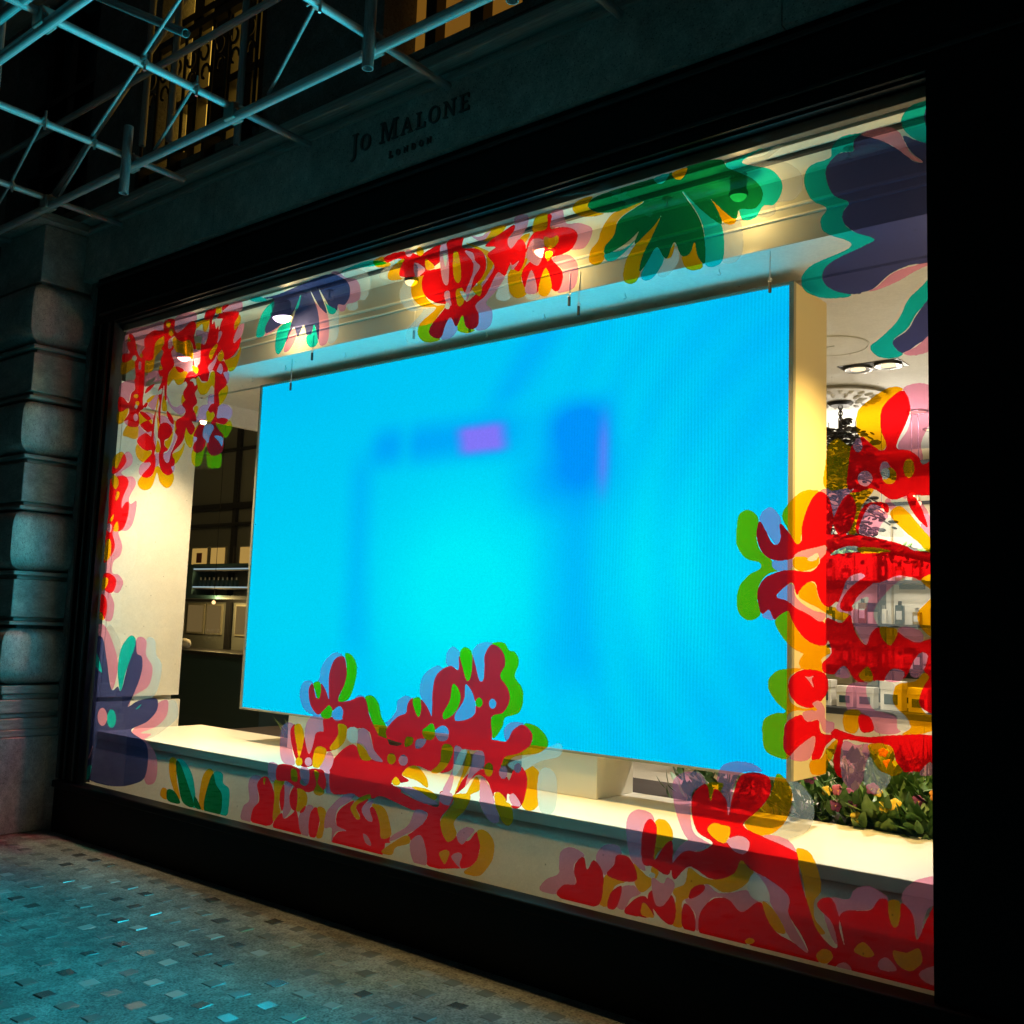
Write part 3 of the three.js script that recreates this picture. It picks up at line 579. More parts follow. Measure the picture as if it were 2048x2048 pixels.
  ['y', 2617,3109,2605,3132,2690,3141,2750,3082,2656,3087],
  ['y', 2737,3004,2734,3045,2868,3104,2879,3069,2829,3000,2939,2978,3008,2997,2995,2928,3035,2844,3106,2793,3174,2781,3127,2739,3071,2672,3073,2640,3151,2609,3102,2598,3023,2616,2981,2661,2991,2710,3107,2780,3003,2805,2928,2870,2915,2931,2939,2965],
  ['y', 3248,2650,3277,2713,3302,2709,3338,2635,3387,2618,3332,2609],
  ['y', 3289,3091,3371,3054,3477,2989,3491,2937,3444,2879,3398,2845,3381,2867,3442,2916,3438,2985,3364,3044],
  ['y', 3470,3125,3563,3116,3512,3073,3434,3066,3386,3082],
  ['y', 3590,2875,3706,2923,3673,2846,3675,2810,3714,2750,3664,2730,3610,2757,3589,2815],
  ['y', 3729,3072,3749,3121,3821,3116,3810,3042,3730,3048],
  ['y', 3653,3035,3716,3045,3681,2999],
  ['p', 3372,2752,3496,2918,3568,2861,3510,2794,3451,2744,3492,2701,3488,2629,3434,2607,3387,2621,3407,2679],
  ['p', 3151,2609,3179,2705,3212,2712,3265,2641,3218,2602],
  ['p', 3328,3120,3393,3099,3463,3115,3410,3071],
  ['p', 3567,3036,3617,3086,3615,3147,3697,3139,3699,3091,3664,3045,3599,2993],
  ['p', 3835,3118,3905,3119,3921,3069,3936,3042,4005,3029,4080,2986,4081,2957,4043,2903,3982,2905,3941,2920,4000,2970,3909,3031,3838,3047],
  ['p', 3851,2886,3942,2891,3998,2845,4010,2791,3989,2722,3893,2717,3918,2775,3917,2821],
  ['r', 2691,3134,2866,3131,2868,3097,2785,3108,2721,3101],
  ['r', 2819,3015,2859,3099,2903,3116,2966,3096,3103,3119,3129,3113,3142,3040,3059,2999,3018,2976,2921,2982,2848,2996],
  ['r', 3001,2966,3043,2990,3162,2998,3163,3119,3246,3126,3279,3118,3273,3069,3364,3044,3421,3007,3441,2929,3412,2879,3367,2845,3314,2781,3322,2773,3496,2918,3445,2995,3499,3021,3427,3042,3564,3098,3616,3110,3617,3086,3574,3041,3599,2993,3650,3030,3688,2998,3691,2932,3678,2893,3657,2867,3627,2879,3596,2910,3568,2861,3521,2888,3448,2787,3380,2744,3406,2691,3401,2637,3371,2624,3322,2644,3294,2710,3256,2655,3212,2712,3181,2679,3151,2615,3100,2623,3064,2654,3071,2685,3174,2781,3106,2806,3025,2858,2995,2915],
  ['r', 3703,3000,3738,3040,3817,3046,3821,3116,3843,3105,3838,3041,3909,3031,3979,3003,4000,2970,3975,2918,3928,2899,3851,2892,3917,2815,3919,2763,3893,2722,3850,2748,3818,2841,3799,2775,3765,2735,3732,2846,3714,2756,3674,2822,3679,2869,3722,2908,3698,2936],
  ['p', 3121,3115,3155,3114,3185,2892,3168,2889,3140,2932],
  ['w', 3141,3066,3167,3054,3162,2985],
  ['y', 3217,3056,3242,3051,3271,2894,3251,2886,3224,2922],
  ['p', 3291,3047,3349,3022,3368,2975,3401,2943,3364,2895,3322,2779,3304,2807,3354,2922,3352,2972],
  ['p', 2929,3058,3016,3002,2948,2976],
  ['y', 3012,3061,3085,3001,3025,3000],
  ['p', 3162,2852,3195,2852,3206,2806,3216,2773,3183,2786],
  ['w', 3204,2772,3201,2762,3193,2758,3183,2759,3174,2767,3170,2778,3173,2788,3181,2793,3191,2791,3200,2783],
  ['y', 3245,2849,3286,2851,3298,2771,3266,2761],
  ['w', 3270,2838,3312,2818,3314,2781],
  ['y', 3351,2836,3414,2842,3409,2788,3385,2799],
  ['p', 2910,3115,2906,3103,2894,3098,2878,3102,2865,3112,2859,3126,2863,3137,2875,3142,2891,3139,2904,3128],
  ['y', 2998,3106,2994,3092,2980,3086,2962,3090,2947,3102,2941,3118,2945,3132,2959,3138,2977,3134,2992,3122],
  ['p', 3704,2970,3732,3009,3797,2992,3806,2949,3774,2873,3752,2878,3699,2930],
  ['y', 3804,3008,3844,2992,3882,2996,3890,2965,3849,2939,3806,2966],
  ['p', 3731,2858,3769,2740,3699,2753],
  ['y', 3817,2853,3857,2746,3830,2711,3780,2732],
  ['y', 3814,2929,3857,2920,3831,2879],
  ['p', 3594,2934,3611,2906,3655,2921,3612,2882],
 ],
 H: [
  ['w', 4821,3103,4925,3102,4975,3126,5003,3118,4936,3077,4998,3060,5075,3001,5096,2937,5059,2882,4982,2885,4977,2843,4899,2851],
  ['w', 4742,2843,4818,2853,4837,2788,4832,2702,4797,2676,4744,2692],
  ['w', 4434,2698,4522,2796,4542,2751,4505,2696,4461,2679],
  ['w', 4231,2816,4311,2859,4279,2818],
  ['y', 3963,3110,3984,3136,4079,3138,4052,3101,4089,3064,4147,3041,4075,3043,4002,3066],
  ['y', 4360,3050,4279,3046,4183,3026,4128,2960,4115,2920,4074,2880,4072,2825,4126,2805,4154,2832,4153,2863,4214,2928,4219,2988],
  ['y', 4479,3026,4429,2939,4312,2853,4266,2785,4261,2703,4296,2681,4329,2690,4367,2788,4417,2877],
  ['y', 4515,2820,4478,2759,4504,2765],
  ['y', 4613,2805,4554,2760,4574,2699,4618,2679,4655,2688,4629,2756],
  ['y', 4630,3052,4717,2944,4807,2861,4795,2842,4760,2850,4730,2885,4705,2947],
  ['t', 4732,3104,4797,3120,4924,3135,4827,3101,4885,3069,4959,3032,5004,2971,5004,2923,4971,2882,4927,2888,4893,2847,4836,2849,4818,2892],
  ['t', 4394,3023,4337,2901,4250,2848,4153,2851,4161,2819,4203,2807,4311,2871,4363,2942],
  ['t', 4428,2822,4374,2757,4349,2709,4369,2682,4409,2686,4465,2762],
  ['t', 4548,3049,4626,2927,4658,2840,4667,2692,4709,2677,4744,2692,4753,2746,4736,2856,4656,2931],
  ['t', 4161,3044,4265,3049,4210,3035],
  ['g', 4052,3101,4073,3127,4398,3141,4732,3139,4762,3096,4816,3059,4886,3008,4923,2948,4915,2907,4887,2886,4818,2897,4807,2861,4735,2923,4630,3049,4705,2947,4742,2854,4656,2925,4549,3046,4632,2908,4658,2828,4663,2698,4629,2739,4613,2805,4592,2758,4554,2754,4515,2826,4478,2759,4459,2775,4428,2822,4368,2747,4342,2728,4353,2791,4404,2880,4479,3020,4429,2939,4364,2889,4311,2859,4394,3023,4330,2914,4216,2856,4153,2851,4152,2881,4200,2925,4226,2992,4360,3047,4210,3035,4096,3062],
  ['y', 4496,3139,4572,3145,4547,3102,4515,3110],
  ['t', 4404,3139,4483,3142,4451,3107,4425,3113],
 ],
 I: [
  ['t', 5594,3128,5522,3136,5480,3102,5483,3054,5531,2994,5592,2942,5590,2988,5564,3048,5570,3098],
  ['t', 5208,3020,5208,3050,5238,3085,5308,3085,5343,3072,5296,3043,5296,3019,5238,3024,5190,2976,5190,2933,5220,2859,5279,2817,5255,2784,5261,2735,5296,2697,5376,2647,5342,2634,5191,2578,5176,2539,5197,2499,5290,2449,5238,2447,5161,2464,5100,2505,5088,2550,5118,2592,5290,2646,5178,2724,5166,2775,5190,2812,5130,2863,5098,2951,5117,3002],
  ['n', 5296,3019,5296,3055,5325,3077,5366,3068,5433,3004,5477,2968,5520,2916,5555,2901,5509,2959,5483,3025,5521,3000,5592,2939,5588,2558,5585,2513,5517,2523,5436,2505,5364,2456,5296,2451,5203,2492,5173,2539,5191,2584,5342,2634,5376,2647,5296,2697,5255,2748,5255,2784,5279,2814,5220,2859,5190,2927,5190,2982,5238,3024],
  ['n', 5564,3100,5594,3131,5592,2979,5564,3042],
  ['p', 5325,3077,5366,3083,5422,3078,5466,3048,5488,3000,5509,2953,5555,2901,5515,2923,5455,2986,5399,3032],
  ['p', 5296,2451,5375,2459,5441,2504,5528,2518,5585,2515,5528,2498,5463,2471,5386,2452],
  ['t', 5588,2469,5538,2429,5500,2397,5457,2320,5391,2263,5358,2239,5380,2202,5429,2184,5478,2193,5440,2244,5494,2286,5526,2336,5587,2397],
  ['n', 5587,2397,5526,2330,5494,2280,5440,2244,5478,2196,5525,2220,5586,2257],
  ['p', 5586,2257,5525,2214,5478,2196,5515,2182,5585,2200],
 ],
 J: [
  ['y', 5310,1999,5325,2017,5402,2066,5444,2078,5481,2062,5471,2049,5411,2017,5396,1980,5401,1927,5415,1864,5405,1846,5382,1852,5334,1890,5306,1922],
  ['p', 5476,2065,5522,2080,5562,2071,5588,2049,5588,1969,5561,1912,5538,1858,5542,1797,5456,1851,5493,1918,5501,2002],
  ['y', 5202,1887,5232,1904,5271,1876,5291,1865,5281,1807,5271,1711,5185,1721,5187,1814],
  ['p', 5182,1692,5286,1710,5257,1663,5222,1588,5183,1540,5212,1617,5197,1676],
  ['y', 5276,1696,5372,1710,5324,1641,5300,1542,5276,1543,5296,1614],
  ['p', 5409,1661,5487,1675,5536,1650,5579,1557,5579,1489,5491,1559,5446,1607],
  ['w', 5428,1660,5487,1661,5536,1567,5513,1559,5460,1630],
  ['r', 5397,1990,5411,2017,5474,2060,5494,2032,5501,1983,5484,1933,5452,1861,5456,1846,5493,1838,5529,1812,5542,1783,5586,1796,5585,1679,5492,1675,5437,1662,5363,1706,5291,1695,5271,1721,5276,1808,5291,1879,5325,1903,5358,1873,5401,1844,5415,1859,5396,1923],
  ['p', 5291,1874,5315,1901,5327,1857,5310,1844],
  ['p', 5364,1744,5359,1727,5345,1718,5328,1719,5314,1730,5309,1747,5314,1764,5328,1773,5345,1772,5359,1761],
  ['p', 5428,1773,5425,1755,5415,1744,5404,1745,5395,1757,5391,1775,5395,1793,5404,1804,5416,1803,5425,1791],
  ['y', 5451,1748,5446,1730,5434,1720,5418,1721,5405,1732,5400,1751,5405,1769,5418,1779,5434,1778,5446,1766],
  ['y', 5514,1771,5510,1751,5500,1739,5489,1740,5479,1753,5476,1774,5479,1794,5489,1806,5501,1806,5510,1792],
  ['w', 5428,1758,5425,1746,5417,1739,5407,1740,5399,1748,5396,1761,5399,1773,5407,1780,5417,1779,5425,1771],
  ['r', 5217,1588,5242,1654,5271,1696,5300,1661,5300,1604,5271,1547,5237,1544],
  ['r', 5305,1585,5334,1645,5372,1658,5418,1646,5423,1618,5362,1592,5319,1541,5305,1546],
  ['p', 5315,1546,5353,1644,5376,1648,5423,1599,5381,1535],
  ['w', 5385,1539,5423,1599,5477,1532],
  ['y', 5427,1613,5460,1639,5536,1558,5583,1493,5583,1452,5517,1513,5473,1551],
  ['r', 5487,1671,5514,1669,5558,1557,5536,1576,5505,1619],
  ['y', 5014,1622,5044,1671,5095,1711,5133,1715,5165,1707,5121,1642,5093,1546,5090,1515,5070,1510,5044,1559],
  ['y', 4835,1636,4870,1650,4904,1633,4918,1601,4909,1538,4926,1488,4973,1450,4986,1425,5032,1406,4967,1400,4927,1363,4914,1301,4928,1240,4882,1214,4840,1238,4826,1287,4839,1350,4880,1394,4927,1419,4926,1438,4865,1457,4823,1515,4822,1573],
  ['p', 4921,1607,4931,1638,4965,1656,4998,1629,5011,1598,5009,1523,4992,1508,4972,1530],
  ['p', 4973,1437,4999,1459,5045,1455,5071,1473,5071,1436,5032,1406,4987,1413],
  ['p', 4994,1302,5039,1357,5052,1351,5052,1285],
  ['p', 4935,1233,4962,1259,4982,1219],
  ['p', 5165,1707,5190,1718,5233,1692,5299,1712,5257,1678,5221,1638,5214,1584,5190,1664],
  ['r', 4908,1551,4921,1604,4952,1556,4979,1512,4999,1511,5009,1536,5005,1592,5044,1553,5077,1509,5093,1521,5096,1582,5133,1679,5165,1707,5196,1687,5214,1632,5214,1578,5184,1501,5109,1460,5071,1467,5058,1455,4980,1450,4933,1481],
  ['r', 5185,1531,5305,1537,5399,1520,5490,1490,5557,1439,5583,1466,5581,1309,5398,1302,5266,1282,5186,1328],
  ['r', 4918,1283,4914,1326,4940,1376,4987,1400,5042,1412,5134,1406,5190,1459,5257,1446,5275,1399,5257,1340,5221,1287,5190,1269,5160,1316,5147,1364,5122,1364,5078,1315,5058,1363,5033,1351,4994,1308,5043,1290,5043,1248,4988,1219,4962,1259,4935,1240],
  ['w', 5190,1448,5232,1486,5305,1497,5315,1480,5257,1471],
  ['y', 5305,1489,5390,1488,5490,1454,5552,1435,5490,1438,5399,1460,5324,1470],
  ['p', 5064,1458,5071,1473,5153,1496,5190,1501,5184,1465,5134,1442],
  ['y', 5064,1458,5109,1460,5140,1448,5159,1466,5159,1429,5090,1406,5058,1430],
  ['w', 5115,1448,5159,1475,5153,1448],
  ['y', 4988,1216,5046,1254,5079,1183,5142,1137,5191,1133,5160,1091,5060,1116,5002,1180],
  ['y', 5086,1064,5142,1131,5191,1133,5209,1105,5173,1080,5185,1034,5136,1037,5098,1041],
  ['r', 5046,1254,5059,1303,5122,1256,5178,1221,5191,1186,5191,1133,5135,1137,5085,1177],
  ['y', 5081,1315,5122,1364,5147,1358,5160,1310,5190,1275,5257,1270,5281,1247,5251,1223,5160,1268],
  ['p', 5046,1357,5065,1351,5072,1309,5135,1262,5191,1245,5172,1218,5122,1244,5052,1285],
  ['r', 5189,1453,5335,1469,5587,1459,5586,1390,5465,1396,5424,1385,5359,1349,5323,1397,5274,1397,5261,1337,5211,1287,5189,1275],
  ['p', 5230,1263,5249,1318,5274,1379,5323,1397,5371,1361,5453,1388,5488,1382,5418,1320,5370,1242,5382,1201,5340,1141,5304,1187,5280,1246],
  ['r', 5243,1270,5274,1337,5359,1391,5371,1373,5304,1307,5286,1258],
  ['w', 5286,1276,5347,1313,5334,1265],
  ['w', 5482,1382,5527,1373,5575,1327,5527,1269,5520,1188,5492,1182,5458,1209,5388,1207,5367,1254,5406,1320],
  ['y', 5586,1393,5584,1173,5537,1200,5521,1257,5575,1324,5533,1373],
  ['r', 5174,1061,5212,1106,5189,1177,5192,1232,5249,1215,5280,1246,5298,1187,5340,1138,5358,1183,5388,1204,5417,1150,5429,1142,5452,1192,5481,1204,5509,1159,5537,1160,5587,1168,5587,915,5535,928,5519,949,5536,1024,5558,1036,5542,1058,5553,1110,5537,1120,5497,1061,5463,1019,5428,1057,5405,1016,5316,1004,5292,1020,5261,1060,5224,1028,5183,1032],
  ['y', 5388,1202,5417,1205,5452,1195,5426,1141,5400,1161],
  ['p', 5452,1195,5475,1210,5537,1189,5537,1160,5509,1156],
  ['y', 5313,1027,5346,1062,5364,1013,5328,1011],
  ['p', 5405,1016,5434,1058,5474,1049,5463,1019],
  ['p', 5494,1061,5531,1120,5553,1115,5547,1075,5519,1034,5497,1038],
  ['p', 5224,1022,5258,1060,5280,1020],
  ['p', 5273,990,5352,1001,5363,914,5393,905,5450,887,5461,842,5369,834,5351,878,5316,899,5273,901],
  ['y', 5514,1022,5542,1052,5558,1036,5541,1007,5524,949,5546,912,5587,904,5587,871,5540,844,5461,831,5496,862,5450,910,5433,954,5445,1001],
  ['w', 5340,994,5370,1013,5439,1006,5439,989,5433,943,5490,879,5484,850,5450,850,5445,898,5363,914],
  ['y', 5261,894,5316,904,5313,846,5298,821,5261,829],
  ['r', 5313,887,5351,884,5366,839,5322,829],
  ['r', 5190,835,5322,812,5450,830,5586,832,5587,710,5544,711,5506,712,5461,706,5444,738,5427,788,5345,791,5255,793,5264,765,5255,659,5231,668,5218,719,5231,785],
  ['p', 5258,791,5304,781,5348,788,5351,734,5327,662,5297,618,5255,647],
  ['y', 5345,785,5427,788,5444,738,5466,707,5421,685,5380,708,5357,752],
  ['w', 5351,745,5380,703,5426,685,5380,617,5333,651],
  ['p', 5522,703,5561,751,5566,708],
  ['y', 4961,966,4970,1003,5003,1029,5044,1038,5098,1041,5048,1008,5045,954,5055,913,5111,894,5185,917,5161,892,5046,871,5047,706,4992,706,4953,726,4940,784,4946,839,4991,867,5036,876,4997,909],
  ['r', 5048,996,5079,1028,5136,1040,5191,1022,5197,965,5173,928,5136,899,5080,909,5048,948],
  ['p', 5079,1028,5123,1012,5160,1026,5136,1007,5148,967,5117,1006],
  ['r', 5027,793,5036,835,5099,870,5124,848,5161,857,5173,812,5222,805,5192,768,5161,707,5137,705,5143,798,5069,715,5031,728],
  ['p', 5139,914,5161,927,5185,906,5191,860,5222,851,5216,822,5185,813,5161,857,5118,848,5099,876,5124,889,5161,892],
  ['p', 5050,707,5149,798,5131,716,5100,701],
  ['y', 5131,704,5174,720,5192,757,5192,671,5137,659],
  ['y', 5192,751,5234,795,5222,743,5198,706],
 ],
 K: [
  ['w', 5034,613,5081,623,5140,568,5144,499,5116,449,4980,396,4945,407,5031,467,5065,535,5060,589],
  ['p', 4554,515,4557,567,4606,603,4675,606,4704,568,4647,536,4638,476,4650,377,4727,340,4631,341,4570,441],
  ['p', 4751,591,4778,652,4888,672,4942,646,4853,628,4817,550,4809,459,4791,456,4780,528],
  ['p', 4336,346,4350,401,4397,429,4459,417,4470,392,4420,359,4423,222,4434,190,4371,213],
  ['p', 3996,139,4006,196,4057,222,4132,199,4077,153,4092,40,4001,13,3894,16,3928,63,3997,103],
  ['p', 4188,199,4230,259,4306,263,4318,230,4286,198,4245,139,4223,143],
  ['p', 4555,219,4573,290,4631,341,4708,328,4632,291,4565,221],
  ['p', 5277,242,5293,275,5347,299,5400,280,5415,269,5362,229,5339,217,5262,194,5230,151,5262,69,5222,82,5182,224],
  ['p', 5459,277,5489,333,5532,359,5596,374,5595,303,5545,258,5516,146,5502,207],
  ['p', 4711,189,4758,166,4822,178,4885,198,4938,169,4859,113,4804,150,4730,136,4695,15,4657,7,4665,66,4616,114],
  ['p', 4911,266,4972,253,5050,206,5050,144,5126,23,5068,48,4973,175],
  ['p', 4292,25,4311,98,4384,121,4416,101,4365,66,4335,17],
  ['y', 4475,393,4521,404,4557,363,4553,320,4493,276,4474,239],
  ['y', 4695,559,4742,581,4779,578,4734,505,4720,479],
  ['y', 4869,443,4944,518,4978,571,5004,646,5060,589,5031,467,4953,408,4891,414],
  ['y', 5074,380,5124,381,5157,333,5174,252,5149,210,5150,149,5190,105,5158,98,5133,146,5100,292],
  ['y', 4210,18,4245,143,4342,130,4289,103,4254,14],
  ['y', 4366,212,4455,168,4464,212,4495,200,4476,155,4416,101,4384,129],
  ['y', 4633,237,4682,217,4738,211,4830,252,4857,304,4911,266,4858,201,4785,171,4711,189,4654,130,4607,104,4609,6,4550,10,4577,107,4557,136,4615,172],
  ['w', 4911,266,4964,221,4973,175,4912,171,4885,206],
  ['r', 4638,476,4657,537,4704,568,4724,504,4742,556,4790,521,4800,457,4817,533,4853,619,4907,638,4969,625,4974,570,4935,509,4864,434,4900,416,4945,407,5023,403,5078,373,5091,290,5125,190,5166,100,5230,62,5214,147,5158,196,5174,222,5214,230,5262,69,5238,152,5254,193,5354,220,5385,263,5415,261,5436,179,5459,263,5495,234,5509,152,5545,230,5595,325,5592,-10,5384,-12,4806,-1,4686,-3,4684,70,4740,138,4804,150,4859,113,4938,165,5000,72,5068,48,5126,23,5101,78,5050,144,5050,206,4972,253,4893,279,4857,304,4830,252,4738,211,4633,241,4566,179,4555,228,4612,296,4680,307,4736,349,4669,380],
  ['r', 4420,359,4450,398,4481,377,4474,239,4523,307,4553,328,4555,228,4536,191,4464,212,4423,213],
  ['r', 4078,127,4088,164,4127,193,4145,143,4177,189,4223,152,4230,101,4205,8,3989,11,4023,58,4091,75],
  ['r', 4281,189,4291,225,4339,233,4371,213,4394,148,4342,130,4245,143],
  ['r', 4254,9,4269,73,4321,109,4292,12],
  ['r', 4335,8,4386,70,4437,88,4479,16,4398,4],
  ['r', 4447,90,4477,129,4557,119,4578,65,4560,4,4510,18],
  ['r', 4609,6,4616,98,4656,73,4662,0],
  ['r', 4649,162,4701,184,4702,163,4635,118],
  ['y', 4947,170,4991,148,5038,73,5000,72,4965,111],
  ['y', 4418,16,4427,65,4479,16],
  ['y', 4712,395,4735,423,4782,422,4810,418,4792,358,4755,360],
  ['p', 4796,367,4856,393,4892,374,4874,331,4829,332],
  ['p', 4945,407,4980,416,5048,407,5078,373,5023,387],
  ['y', 5217,33,5211,17,5196,4,5177,0,5162,5,5156,19,5162,35,5177,48,5196,52,5211,46],
  ['y', 5293,68,5327,105,5365,70,5339,57],
  ['y', 5429,99,5472,101,5516,125,5526,85,5487,45,5443,59],
  ['y', 4915,19,4912,12,4902,6,4890,3,4880,5,4876,11,4880,18,4890,24,4902,27,4912,25],
  ['p', 5376,44,5406,72,5443,38,5384,28],
  ['p', 5515,41,5565,80,5593,80,5592,25,5543,20],
  ['y', 5415,261,5452,268,5444,181,5429,178],
  ['p', 4466,170,4517,154,4536,182,4571,164,4518,70,4488,64,4467,119],
  ['w', 4481,181,4478,174,4470,169,4461,168,4453,170,4450,175,4453,182,4460,187,4470,189,4477,186],
  ['p', 5230,3,5262,21,5285,4,5246,-8],
 ],
};
const CELL = 3;
function regions(shapes) {
  const polys = shapes.map(([lab, ...n]) => {
    const pts = []; for (let i = 0; i < n.length; i += 2) pts.push(V(n[i], n[i + 1], 0));
    const c = new THREE.CatmullRomCurve3(pts, true, 'centripetal');
    return [lab, Array.from({ length: pts.length * 6 }, (_, i) => c.getPoint(i / (pts.length * 6)))];
  });
  let x0 = 1e9, x1 = -1e9, y0 = 1e9, y1 = -1e9;
  for (const [, q] of polys) for (const v of q) { x0 = Math.min(x0, v.x); x1 = Math.max(x1, v.x); y0 = Math.min(y0, v.y); y1 = Math.max(y1, v.y); }
  x0 = Math.max(x0, 1) - 3 * CELL; y0 = Math.max(y0, 1) - 3 * CELL; x1 = Math.min(x1, W * 1000 - 1) + 3 * CELL; y1 = Math.min(y1, GH * 1000 - 1) + 3 * CELL;
  const nx = Math.ceil((x1 - x0) / CELL) + 1, ny = Math.ceil((y1 - y0) / CELL) + 1, lab = new Array(nx * ny).fill('.');
  for (const [l, q] of polys) for (let j = 0; j < ny; j++) {
    const y = y0 + j * CELL + .013; if (y < 0 || y > GH * 1000) continue;
    const xs = [];
    for (let a = 0; a < q.length; a++) { const p = q[a], r = q[(a + 1) % q.length]; if (p.y <= y !== r.y <= y) xs.push(p.x + (y - p.y) / (r.y - p.y) * (r.x - p.x)); }
    xs.sort((a, b) => a - b);
    for (let k = 0; k + 1 < xs.length; k += 2) for (let i = Math.max(0, Math.ceil((Math.max(xs[k], 0) - x0) / CELL)); i < nx && x0 + i * CELL <= Math.min(xs[k + 1], W * 1000); i++) lab[j * nx + i] = l;
  }
  const out = {};
  for (const l of new Set(lab)) {
    if (l === '.') continue;
    const f = new Float32Array(nx * ny), t = new Float32Array(nx * ny);
    for (let i = 0; i < f.length; i++) f[i] = lab[i] === l ? 1 : 0;
    for (let j = 1; j < ny - 1; j++) for (let i = 1; i < nx - 1; i++) { const k = j * nx + i; t[k] = (f[k] * 4 + (f[k - 1] + f[k + 1] + f[k - nx] + f[k + nx]) * 2 + f[k - nx - 1] + f[k - nx + 1] + f[k + nx - 1] + f[k + nx + 1]) / 16; }
    const next = new Map(), H = (i, j) => (j * nx + i) * 2, U = (i, j) => (j * nx + i) * 2 + 1;
    for (let j = 0; j < ny - 1; j++) for (let i = 0; i < nx - 1; i++) {
      const k = j * nx + i, c = (t[k] > .5 ? 1 : 0) | (t[k + 1] > .5 ? 2 : 0) | (t[k + nx + 1] > .5 ? 4 : 0) | (t[k + nx] > .5 ? 8 : 0);
      if (c === 0 || c === 15) continue;
      const e = { B: H(i, j), R: U(i + 1, j), T: H(i, j + 1), L: U(i, j) };
      for (const s of ['', 'BL', 'RB', 'RL', 'TR', 'BL TR', 'TB', 'TL', 'LT', 'BT', 'RB LT', 'RT', 'LR', 'BR', 'LB'][c].split(' ')) next.set(e[s[0]], e[s[1]]);
    }
    const at = id => { const k = id >> 1, i = k % nx, j = (k - i) / nx, b = id & 1 ? k + nx : k + 1, u = (0.5 - t[k]) / (t[b] - t[k]); return id & 1 ? [x0 + i * CELL, y0 + (j + u) * CELL] : [x0 + (i + u) * CELL, y0 + j * CELL]; };
    const loops = [];
    while (next.size) {
      const start = next.keys().next().value; let id = start; const lp = [];
      while (next.has(id)) { lp.push(at(id)); const n = next.get(id); next.delete(id); id = n; }
      const s = simplify(lp, .55); let area = 0; for (let a = 0; a < s.length; a++) { const p = s[a], q = s[(a + 1) % s.length]; area += p[0] * q[1] - q[0] * p[1]; }
      if (s.length > 2 && Math.abs(area) > 160) loops.push({ s, area });
    }
    const outer = loops.filter(o => o.area > 0).sort((a, b) => a.area - b.area); outer.forEach(o => { o.holes = []; });
    for (const h of loops.filter(o => o.area < 0)) { const o = outer.find(q => q.area > -h.area && inside(h.s[0], q.s)); if (o) o.holes.push(h.s); }
    const gs = outer.map(o => {
      const v2 = a => a.map(p => new THREE.Vector2(p[0] / 1000, p[1] / 1000)), c = v2(o.s), hs = o.holes.map(v2), tri = THREE.ShapeUtils.triangulateShape(c, hs), all = [...c, ...hs.flat()];
      const g = new THREE.BufferGeometry();
      g.setAttribute('position', new THREE.Float32BufferAttribute(all.flatMap(p => [p.x, p.y, 0]), 3)); g.setAttribute('normal', new THREE.Float32BufferAttribute(all.flatMap(() => [0, 0, 1]), 3)); g.setIndex(tri.flat()); return g;
    });
    if (gs.length) out[l] = gs;
  }
  return out;
}
function inside(p, q) { let c = false; for (let i = 0, j = q.length - 1; i < q.length; j = i++) if (q[i][1] > p[1] !== q[j][1] > p[1] && p[0] < (q[j][0] - q[i][0]) * (p[1] - q[i][1]) / (q[j][1] - q[i][1]) + q[i][0]) c = !c; return c; }
function simplify(p, tol) {
  if (p.length < 8) return p;
  const keep = new Uint8Array(p.length + 1), q = [...p, p[0]]; keep[0] = keep[p.length] = 1;
  let far = 0, fd = -1; p.forEach((a, i) => { const d = Math.hypot(a[0] - p[0][0], a[1] - p[0][1]); if (d > fd) { fd = d; far = i; } }); keep[far] = 1;
  const st = [[0, far], [far, p.length]];
  while (st.length) {
    const [a, b] = st.pop(); if (b - a < 2) continue;
    const dx = q[b][0] - q[a][0], dy = q[b][1] - q[a][1], L = Math.hypot(dx, dy) || 1; let m = -1, md = tol;
    for (let i = a + 1; i < b; i++) { const d = Math.abs((q[i][0] - q[a][0]) * dy - (q[i][1] - q[a][1]) * dx) / L; if (d > md) { md = d; m = i; } }
    if (m > 0) { keep[m] = 1; st.push([a, m], [m, b]); }
  }
  return p.filter((_, i) => keep[i]);
}
const FLOWER_LABELS = {
  A: 'hanging cluster of red yellow and pink film blossoms in the top left corner', B: 'narrow strip of red and pink film petals down the left edge of the glass',
  C: 'navy film flower with pink and teal petals in the bottom left corner', D: 'small green and yellow film leaves low on the glass beside the navy flower',
  E: 'large red film flower cluster with lilac edges overlapping the bottom of the screen', F: 'drooping navy film flower with teal and pink petals by the bright spotlight',
  G: 'red and yellow film blossoms hanging above the middle of the screen', H: 'drooping green film flower with teal and yellow petals at the top of the glass',
  I: 'big navy film petal shapes edged in teal in the top right corner', J: 'tall red film flower cluster down the right edge, overlapping the screen side', K: 'red film flower cluster along the bottom right of the glass',
};
let zf = -.004;
for (const [k, shapes] of Object.entries(FLOWERS)) {
  const g = thing('flower_decal', FLOWER_LABELS[k], 'window decal', [0, GB, zf]); zf -= .0015;
  const rg = regions(shapes);
  for (const l of Object.keys(INK)) for (const piece of rg[l] ?? []) { const [n, m] = INK[l === 'r' && k === 'E' ? 'R' : l]; part(g, n, piece, m); }
}
